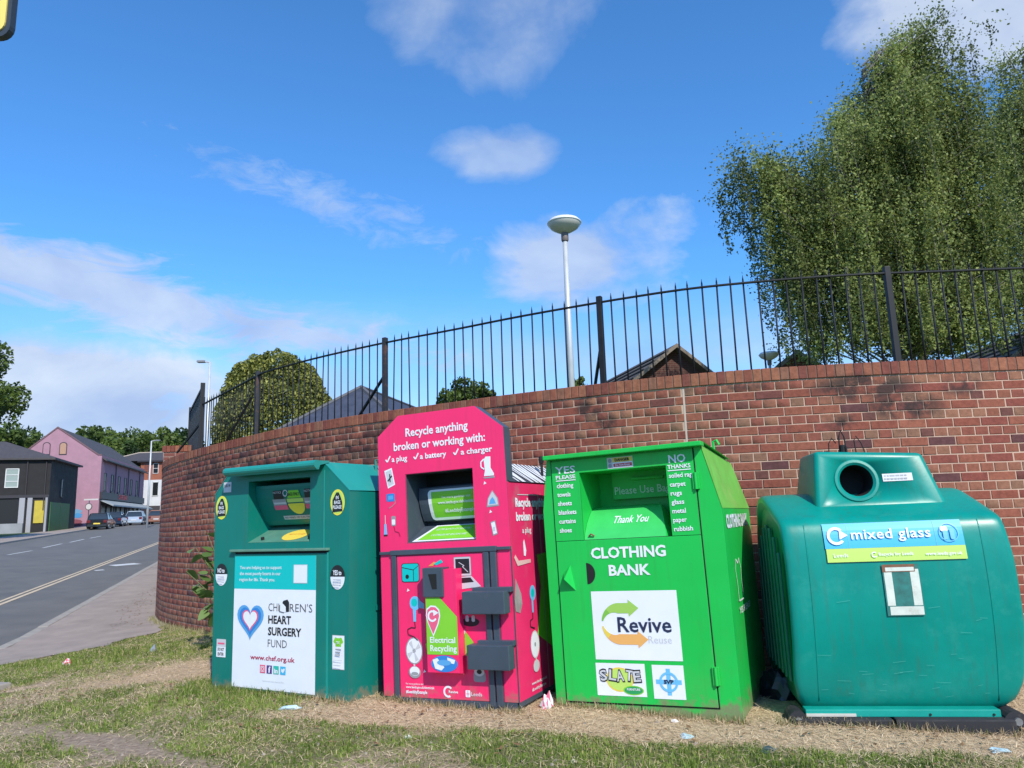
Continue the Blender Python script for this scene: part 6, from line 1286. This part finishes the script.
# ------------------------------------------------------------------ parked cars
M_tyre = mat('tyre_rubber', (.02, .02, .02), .85); M_rim = mat('alloy_wheel', (.45, .46, .48), .35, metal=.7); M_carglass = mat('car_glass', (.03, .04, .05), .06, spec=.9)
def car(label, x, y, ang, m, plate=M_amber, L=4.1, Wc=1.72, Hc=1.48):
    t = thing('parked_car', label, 'car', (x, y, float(zroad(y)) - .085), (0, 0, ang), group='cars parked beyond the road')
    # side outline, rear at x=0 (towards us), front at x=L
    low = [(.02, .30), (.0, .55), (.05, .86), (.22, .93), (.95, .95), (3.0, .93), (3.85, .76), (L - .02, .60), (L, .32), (3.75, .20), (.3, .20)]
    cab = [(.20, .93), (.34, 1.18), (.58, Hc - .06), (.95, Hc), (1.9, Hc - .01), (2.25, Hc - .10), (3.02, .93)]
    def loft(outline, w0, wt, zlo, zhi, mm, nm):
        mb = MB(); n = len(outline); vs = []
        for s in (-1, -.86, .86, 1):
            for a, b in outline:
                f = (b - zlo) / (zhi - zlo); w = (w0 + (wt - w0) * max(0, min(1, f))) / 2; k = 1 if abs(s) < 1 else .965
                vs.append((a if k == 1 else L / 2 + (a - L / 2) * .985, s * w, b if k == 1 else zlo + (b - zlo) * k))
        fs = [(i * n + k, i * n + (k + 1) % n, (i + 1) * n + (k + 1) % n, (i + 1) * n + k) for i in range(3) for k in range(n)] + [tuple(range(n)), tuple(range(4 * n - 1, 3 * n - 1, -1))]
        mb.add(vs, fs); return mb.build(nm, mm, t, smooth=False)
    loft(low, Wc, Wc * .97, .2, .95, m, 'body'); loft(cab, Wc * .95, Wc * .74, .93, Hc, M_carglass, 'glazing')
    mb = MB(); mb.cbox((.62, -Wc * .37, Hc - .05), (2.1, Wc * .37, Hc + .02), .03); mb.build('roof', m, t)
    for s in (-1, 1):
        y_ = s * Wc * .47; mb = MB(); mb.tube([(.25, y_, .94), (.60, y_ * .83, Hc - .03)], .035, 5); mb.tube([(1.55, y_ * .99, .94), (1.60, y_ * .82, Hc - .03)], .03, 5); mb.tube([(2.2, y_ * .80, Hc - .06), (3.0, y_, .93)], .035, 5); mb.build('pillar', m, t)
        mb = MB(); mb.cbox((-.02, min(s * .52, s * .80), .62), (.10, max(s * .52, s * .80), .86), .02); mb.build('tail_light', mat('tail_lamp_red', (.14, .008, .008), .25), t)
        mb = MB(); mb.cbox((2.6, min(s * .86, s * 1.0), .92), (2.75, max(s * .86, s * 1.0), 1.05), .02); mb.build('door_mirror', m, t)
        for x_ in (.72, 3.25):
            w = MB(); w.tube([(x_, s * (Wc / 2 - .20), .31), (x_, s * (Wc / 2 + .01), .31)], .31, 18); wh = w.build('wheel', M_tyre, t); r_ = MB(); r_.tube([(x_, s * (Wc / 2), .31), (x_, s * (Wc / 2 + .02), .31)], .20, 14); r_.build('rim', M_rim, wh)
    mb = MB(); mb.box((-.035, -.27, .50), (-.004, .27, .61)); mb.build('number_plate', plate, t); mb = MB(); mb.cbox((-.05, -.80, .26), (.10, .80, .46), .03); mb.build('bumper', m, t); return t
ra = math.atan2(1, -.335)
def carpx(px, Y): return at(px, 520, Y).x
car('black hatchback with a yellow rear plate parked before the pink building', carpx(97, 68), 68, ra, mat('car_paint_black', (.012, .013, .016), .2, coat=.6))
car('dark blue car parked just beyond the black hatchback', carpx(112, 76), 76, ra, mat('car_paint_navy', (.012, .025, .055), .2, coat=.6), M_lgray)
car('silver blue car parked near the shop front awning', carpx(133.5, 80), 80, ra, mat('car_paint_silver', (.36, .43, .52), .3, metal=.3, coat=.5), M_lgray)
car('bronze brown car half hidden by the end of the brick wall', carpx(156, 82), 82, ra, mat('car_paint_bronze', (.24, .10, .06), .3, metal=.2, coat=.5), M_lgray)
wb = at(121, 520, 79); t = thing('wheelie_bin', 'grey wheelie bin standing between two of the parked cars', 'bin', (wb.x, 79, float(zroad(79)) - .08)); mb = MB(); mb.prism([(-.25, .08), (.25, .08), (.30, 1.0), (-.30, 1.0)], -.3, .3); mb.build('body', M_grayp, t); mb = MB(); mb.cbox((-.33, -.35, 1.0), (.33, .33, 1.08), .02); mb.build('lid', M_grayp, t)
for s in (-1, 1): mb = MB(); mb.tube([(s * .22, .28, .1), (s * .28, .28, .1)], .1, 12); mb.build('wheel', M_tyre, t)

# ------------------------------------------------------------------ yellow sign, top left
sg = at(12.3, 38, 1.30); t = thing('yellow_sign', 'yellow sign panel with a dark edge at the top left corner of the photo', 'sign', (sg.x - .185, 1.30, -.05), (0, 0, R(-4))); zb = sg.z - t.location.z
mb = MB(); mb.prism(rrect(-.19, zb - .006, .190, zb + .45, .022), -.002, .012); mb.build('backing_panel', mat('sign_edge_dark', (.035, .045, .06), .5), t)
mb = MB(); mb.prism(rrect(-.18, zb + .004, .181, zb + .44, .018), -.005, -.002); mb.build('face', mat('sign_face_yellow', (.85, .66, .16), .5, var=.03), t)
mb = MB(); mb.tube([(-.16, .045, -.3), (-.16, .045, zb + .40)], .030, 10); mb.build('post', M_lampg, t); mb = MB()
for z in (zb + .08, zb + .34): mb.cbox((-.20, .008, z - .015), (-.12, .08, z + .015), .004)
mb.build('clamp', M_steel, t)
cb_ = gp(0, 690); t = thing('concrete_block', 'low grey concrete block on the turf at the left edge of the photo', 'block', (cb_.x - .15, cb_.y, cb_.z), (0, 0, R(-20))); mb = MB(); mb.cbox((-.28, -.12, -.05), (.20, .12, .06), .012); mb.build('block', M_kerb, t)

# ------------------------------------------------------------------ weed by the wall
wd = gp(207, 640); base = Vector((-3.35, 8.55, float(ztop(-3.35, 8.55))))
t = thing('leafy_weed', 'straggly green weed with broad leaves growing up the wall beside the dark green bank', 'plant', tuple(base))
rr = np.random.default_rng(12); mb = MB(); lf = []
def leafmesh(seed):
    r = random.Random(seed); out = []; n = 9
    for i in range(n + 1): a = i / n; w = .34 * math.sin(PI * a ** .75) * (1 + .12 * math.sin(9 * a)); out.append((w, a))
    V = [(0, 0, 0)] + [(w, a, .10 * w - .16 * a * a) for w, a in out[1:-1]] + [(0, 1, -.18)] + [(-w, a, .10 * w - .16 * a * a) for w, a in out[1:-1]][::-1]; mid = [(0, a, -.16 * a * a - .015) for w, a in out[1:-1]]
    k = len(out) - 2; b = len(V); V += mid; F = []
    F.append((0, 1, b)); F.append((0, b, len(V) - len(mid) - 1))
    for i in range(k - 1): F.append((1 + i, 2 + i, b + i + 1, b + i)); F.append((b + i, b + i + 1, b - 2 - i, b - 1 - i))
    F.append((k, k + 1, b + k - 1)); F.append((b + k - 1, k + 1, k + 2))
    me = mesh_np('leaf', V, F, M_lf_weed, smooth=True); a = me.color_attributes.new('tint', 'FLOAT_COLOR', 'POINT'); c = r.uniform(.2, .9); a.data.foreach_set('color', np.tile([c, c, c, 1], len(V)).astype(np.float32)); return me
LM = [leafmesh(i) for i in range(6)]
def tgt(px, py, Y): q = at(px, py, Y); return q - base
stems = [(208, 535, 8.7), (196, 548, 8.6), (186, 571, 8.5), (205, 560, 8.55), (198, 585, 8.5), (207, 600, 8.4), (212, 575, 8.6)]
for i, (a, b, Y) in enumerate(stems):
    q = tgt(a, b, Y); m_ = Vector((q.x * .35 + .1, q.y * .4, q.z * .65)); mb.tube([(0, 0, 0), tuple(m_), tuple(q)], [.009, .006, .003], 5)
    for j in range(9):
        f = .42 + .58 * (j / 8); p = (Vector((0, 0, 0)).lerp(m_, f * 2) if f < .5 else m_.lerp(q, (f - .5) * 2)) + Vector(rr.normal(0, .03, 3)); s = float(rr.uniform(.10, .19))
        o = obj('leaf', LM[int(rr.integers(6))], t, loc=tuple(p)); o.rotation_euler = (float(rr.uniform(-.9, .7)), float(rr.uniform(-.6, .6)), float(rr.uniform(0, 6.28))); o.scale = (s, s, s)
mb.build('stem', mat('weed_stem', (.12, .16, .05), .7), t)

# ------------------------------------------------------------------ litter
def crumple(name, label, cat, p, size, m, seed, flat=.5, col2=None):
    rr = np.random.default_rng(seed); bm = bmesh.new(); bmesh.ops.create_icosphere(bm, subdivisions=3 if cat == 'rubbish sack' else 2, radius=1)
    for v in bm.verts:
        k = 1 + float(rr.normal(0, .24 if cat != 'rubbish sack' else .09)); v.co = Vector((v.co.x * size[0] * k, v.co.y * size[1] * k, max(-.2, v.co.z) * size[2] * (1 + float(rr.normal(0, .3 if cat != 'rubbish sack' else .1)))))
    me = bpy.data.meshes.new(name); bm.to_mesh(me); bm.free(); me.materials.append(m)
    if col2:
        me.materials.append(col2)
        for f in me.polygons: f.material_index = int(rr.random() < .35)
    o = obj(name, me, loc=(p.x, p.y, p.z + size[2] * .2)); o.rotation_euler = (0, 0, float(rr.uniform(0, 6))); return tag(o, label, cat)
M_plas = mat('clear_plastic', (.45, .60, .68), .2, spec=.7); M_foil = mat('wrapper_white', (.70, .68, .68), .4)
crumple('crumpled_wrapper', 'crumpled white and pink wrapper lying in the grass strip at left', 'litter', gp(67, 665), (.05, .04, .05), M_foil, 1, col2=M_pinkp)
crumple('crushed_can', 'small grey crushed can in the grass near the end of the wall', 'litter', gp(154, 652), (.035, .03, .06), mat('can_grey', (.40, .42, .45), .35, metal=.4), 2)
crumple('plastic_scrap', 'pale blue scrap of plastic at the foot of the dark green bank', 'litter', gp(291, 709), (.07, .035, .022), M_plas, 3)
crumple('crumpled_wrapper', 'crumpled pink and white wrapper between the pink bank and the light green bank', 'litter', gp(547, 708), (.035, .035, .07), M_foil, 4, col2=M_pinkp)
crumple('paper_scrap', 'small white paper scrap in the straw before the light green bank', 'litter', gp(674, 722), (.022, .016, .016), M_foil, 5)
crumple('plastic_scrap', 'flat pale blue plastic scrap on the turf before the light green bank', 'litter', gp(686, 737), (.045, .035, .014), M_plas, 6)
crumple('plastic_scrap', 'dark crumpled film on the turf before the gap beside the glass bank', 'litter', gp(769, 751), (.055, .035, .016), mat('dark_film', (.06, .09, .10), .3), 7)
crumple('plastic_scrap', 'clear plastic scrap in the straw below the right end of the glass bank', 'litter', gp(1000, 752), (.05, .04, .016), M_plas, 8)
crumple('paper_scrap', 'tiny white paper scrap on the turf below the pink bank', 'litter', gp(408, 738), (.024, .02, .012), M_foil, 9)
crumple('paper_scrap', 'small pale paper scrap at the bottom edge of the photo below the light green bank', 'litter', gp(574, 762), (.03, .018, .012), mat('paper_tan', (.55, .48, .38), .8), 10)
sk = gp(766, 701) + Vector((.12, .10, 0)); sack = crumple('dark_rubbish_sack', 'dark plastic rubbish sack wedged between the light green bank and the glass bank', 'rubbish sack', sk, (.09, .14, .16), mat('sack_black', (.012, .014, .022), .35), 11)

# ------------------------------------------------------------------ grass and straw
def in_front_region(x, y):
    v = np.stack([x, y, np.zeros_like(x) - 1.3], -1); z = v @ np.array(fwd); u = 512 + FPX * (v @ np.array(rgt)) / z; w = 384 - FPX * (v @ np.array(upv)) / z
    return (u > -260) & (u < 1290) & (w < 900)
def under_bank(x, y):
    r = np.zeros(len(x), bool)
    for b, w, d in banks:
        a = b.rotation_euler.to_matrix() @ Vector((1, 0, 0)); ca, sa = a.x, a.y; X = (x - b.location.x) * ca + (y - b.location.y) * sa; Y = -(x - b.location.x) * sa + (y - b.location.y) * ca; r |= (X > .0) & (X < w) & (Y > .03) & (Y < d)
    return r
wall_y = lambda x: np.interp(x, WC[::-1, 0][:], WC[::-1, 1][:])
def sample(n, seed):
    r = np.random.default_rng(seed); x = r.uniform(-8.6, 5.2, n); y = 3.3 + 8.6 * r.random(n) ** 1.5
    ok = in_front_region(x, y) & ~under_bank(x, y) & (y < wall_y(x) - .02); pr = np.array([pav_r(q) for q in np.linspace(3, 13, 200)]); ok &= x > np.interp(y, np.linspace(3, 13, 200), pr) + .02
    return x[ok], y[ok], r
def blades(name, x, y, h, w, tilt, col, seed, lie=False):
    r = np.random.default_rng(seed); n = len(x); z = ztop(x, y); a = r.uniform(0, 2 * PI, n); b = r.uniform(0, 2 * PI, n)
    if lie: dz = h * r.uniform(.0, .28, n) + .004; dl = h
    else: t_ = np.abs(r.normal(0, tilt, n)); dz = h * np.cos(t_); dl = h * np.sin(t_)
    p0 = np.stack([x, y, z + (r.uniform(.002, .012, n) if lie else -.004)], -1); d = np.stack([np.cos(a) * dl, np.sin(a) * dl, dz], -1); s = np.stack([np.cos(b), np.sin(b), np.zeros(n)], -1) * (w / 2)[:, None]
    mid = p0 + d * np.array([.45, .45, .62]); tip = p0 + d; tip[:, 2] -= (0 if lie else .12 * h)
    V = np.stack([p0 - s, p0 + s, mid + s * .75, mid - s * .75, tip + s * .15, tip - s * .15], 1).reshape(-1, 3); i = np.arange(n)[:, None] * 6; F = np.concatenate([i + np.array([0, 1, 2, 3]), i + np.array([3, 2, 4, 5])], 0)
    me = bpy.data.meshes.new(name); fast(me, V, F); c = np.repeat(col, 6, axis=0); at_ = me.color_attributes.new('blade', 'FLOAT_COLOR', 'POINT'); at_.data.foreach_set('color', np.concatenate([c, np.ones((len(c), 1))], 1).ravel())
    me.materials.append(M_blade); o = obj(name, me, kind='stuff'); return o
M_blade = bpy.data.materials.new('grass_blade'); M_blade.use_nodes = True; _t = M_blade.node_tree; _b = _t.nodes['Principled BSDF']; _a = NN('ShaderNodeAttribute', _t, attribute_name='blade'); LK(_a.outputs['Color'], _b.inputs['Base Color'], _t); _b.inputs['Roughness'].default_value = .7; _b.inputs['Specular IOR Level'].default_value = .2
_tr = NN('ShaderNodeBsdfTranslucent', _t); LK(_a.outputs['Color'], _tr.inputs[0], _t); _ms = NN('ShaderNodeMixShader', _t); _ms.inputs[0].default_value = .3; LK(_b.outputs[0], _ms.inputs[1], _t); LK(_tr.outputs[0], _ms.inputs[2], _t); LK(_ms.outputs[0], _t.nodes['Material Output'].inputs[0], _t)
def lerpc(a, b, t): return np.array(a)[None] * (1 - t[:, None]) + np.array(b)[None] * t[:, None]
x, y, r = sample(700000, 1); g, st = cover(x, y); keep = r.random(len(x)) < g * 1.1; x, y, g = x[keep], y[keep], g[keep]
tuft = fbm(x, y, 7, 2); long_ = gauss(x, y, -2.45, 6.1, .8, .35, -.5) + gauss(x, y, -4.6, 9.0, 1.6, .5) * .8
h = (.014 + .050 * tuft ** 1.5 + .06 * long_ * r.random(len(x))) * r.uniform(.6, 1.4, len(x)) * (.6 + .4 * g); w = r.uniform(.0028, .0055, len(x)) * (1 + .06 * y)
c = lerpc((.070, .130, .016), (.31, .40, .080), np.clip(fbm(x, y, 3, 3) * .9 + r.normal(0, .22, len(x)), 0, 1)); dry = r.random(len(x)) < .13; c[dry] = np.array([.52, .43, .22])
blades('grass', x, y, h, w, .95, c, 2)
x, y, r = sample(330000, 5); g, st = cover(x, y); keep = r.random(len(x)) < np.clip(st * .85 + .05 + .12 * g, 0, 1); x, y = x[keep], y[keep]
h = r.uniform(.02, .065, len(x)); w = r.uniform(.0022, .0045, len(x)) * (1 + .05 * y); c = lerpc((.46, .33, .19), (.92, .74, .50), np.clip(fbm(x, y, 4, 2) * .6 + r.normal(.2, .25, len(x)), 0, 1))
blades('dry_grass', x, y, h, w, .9, c, 6, lie=True)
# taller tufts at the feet of the banks, dry and green
xs_, ys_ = [], []; r = np.random.default_rng(9)
for b, w_, d_ in banks:
    u = r.uniform(-.05, w_ + .05, 900); v = -np.abs(r.normal(0, .035, 900)) - .004; a = b.rotation_euler.to_matrix() @ Vector((1, 0, 0)); xs_.append(b.location.x + u * a.x - v * a.y); ys_.append(b.location.y + u * a.y + v * a.x)
x = np.concatenate(xs_); y = np.concatenate(ys_); n = len(x); tt = r.random(n); c = lerpc((.34, .25, .13), (.66, .52, .33), tt); gg = (r.random(n) < .22) | ((x < -1.6) & (r.random(n) < .6)); c[gg] = lerpc((.07, .12, .02), (.2, .25, .05), tt[gg])
blades('dry_grass', x, y, r.uniform(.02, .075, n), r.uniform(.003, .005, n), .7, c, 10)
s_ = r.uniform(0, WLEN, 9000); px_ = np.interp(s_, WS, WC[:, 0]); py_3 = np.interp(s_, WS, WC[:, 1]) - np.abs(r.normal(0, .06, 9000)) - .03; k = (px_ < -2.2) & (px_ > -5.9) & (py_3 < 12.5); x, y = px_[k] - np.abs(r.normal(0, .05, k.sum())), py_3[k]; n = len(x); c = lerpc((.22, .24, .08), (.55, .46, .28), r.random(n))
blades('grass', x, y, r.uniform(.03, .12, n), r.uniform(.003, .006, n), .6, c, 11)
# a few loose stones and crumbs of soil
mb = MB(); r = random.Random(4)
for i in range(420):
    x = r.uniform(-5.5, 3.6); y = float(np.interp(x, LX, LY)) - r.uniform(-.2, 2.0)
    if x < -3: y = r.uniform(5, 9.6)
    if x < float(pav_r(y)) or under_bank(np.array([x]), np.array([y]))[0]: continue
    z = float(ztop(x, y)); s = r.uniform(.004, .013); b = [(x + s * r.uniform(.6, 1.3) * math.cos(a), y + s * r.uniform(.6, 1.3) * math.sin(a), z) for a in (0, 1.6, 3.1, 4.7)]; tp_ = [(p[0] * .6 + x * .4, p[1] * .6 + y * .4, z + s * .8) for p in b]
    mb.add(b + tp_, [(4, 5, 6, 7), (0, 1, 5, 4), (1, 2, 6, 5), (2, 3, 7, 6), (3, 0, 4, 7)])
mb.build('loose_stones', mat('stone_grey_tan', (.34, .29, .24), .9, var=.3, vscale=60), kind='stuff')

# fallen leaves caught in the turf and along the wall
V = []; F = []; r = random.Random(8)
for i in range(520):
    if i % 3 == 0: s = r.uniform(WLEN * .55, WLEN * .80); x = float(np.interp(s, WS, WC[:, 0])) - r.uniform(.02, .5); y = float(np.interp(s, WS, WC[:, 1])) - r.uniform(.05, .6)
    else: x = r.uniform(-5.5, 3.4); y = float(np.interp(x, LX, LY)) - abs(r.gauss(0, .5)) + .02
    if under_bank(np.array([x]), np.array([y]))[0]: continue
    z = float(ztop(x, y)) + .015; a = r.uniform(0, 6.3); l = r.uniform(.012, .03); w = l * .45; c, s_ = math.cos(a), math.sin(a); b = len(V)
    V += [(x - c * l, y - s_ * l, z), (x + s_ * w, y - c * w, z + .006), (x + c * l, y + s_ * l, z + r.uniform(0, .014)), (x - s_ * w, y + c * w, z + .004)]; F.append((b, b + 1, b + 2, b + 3))
obj('fallen_leaves', mesh_np('fallen_leaves', V, F, mat('dead_leaf', (.20, .11, .05), .8, var=.5, vscale=40)), kind='stuff')
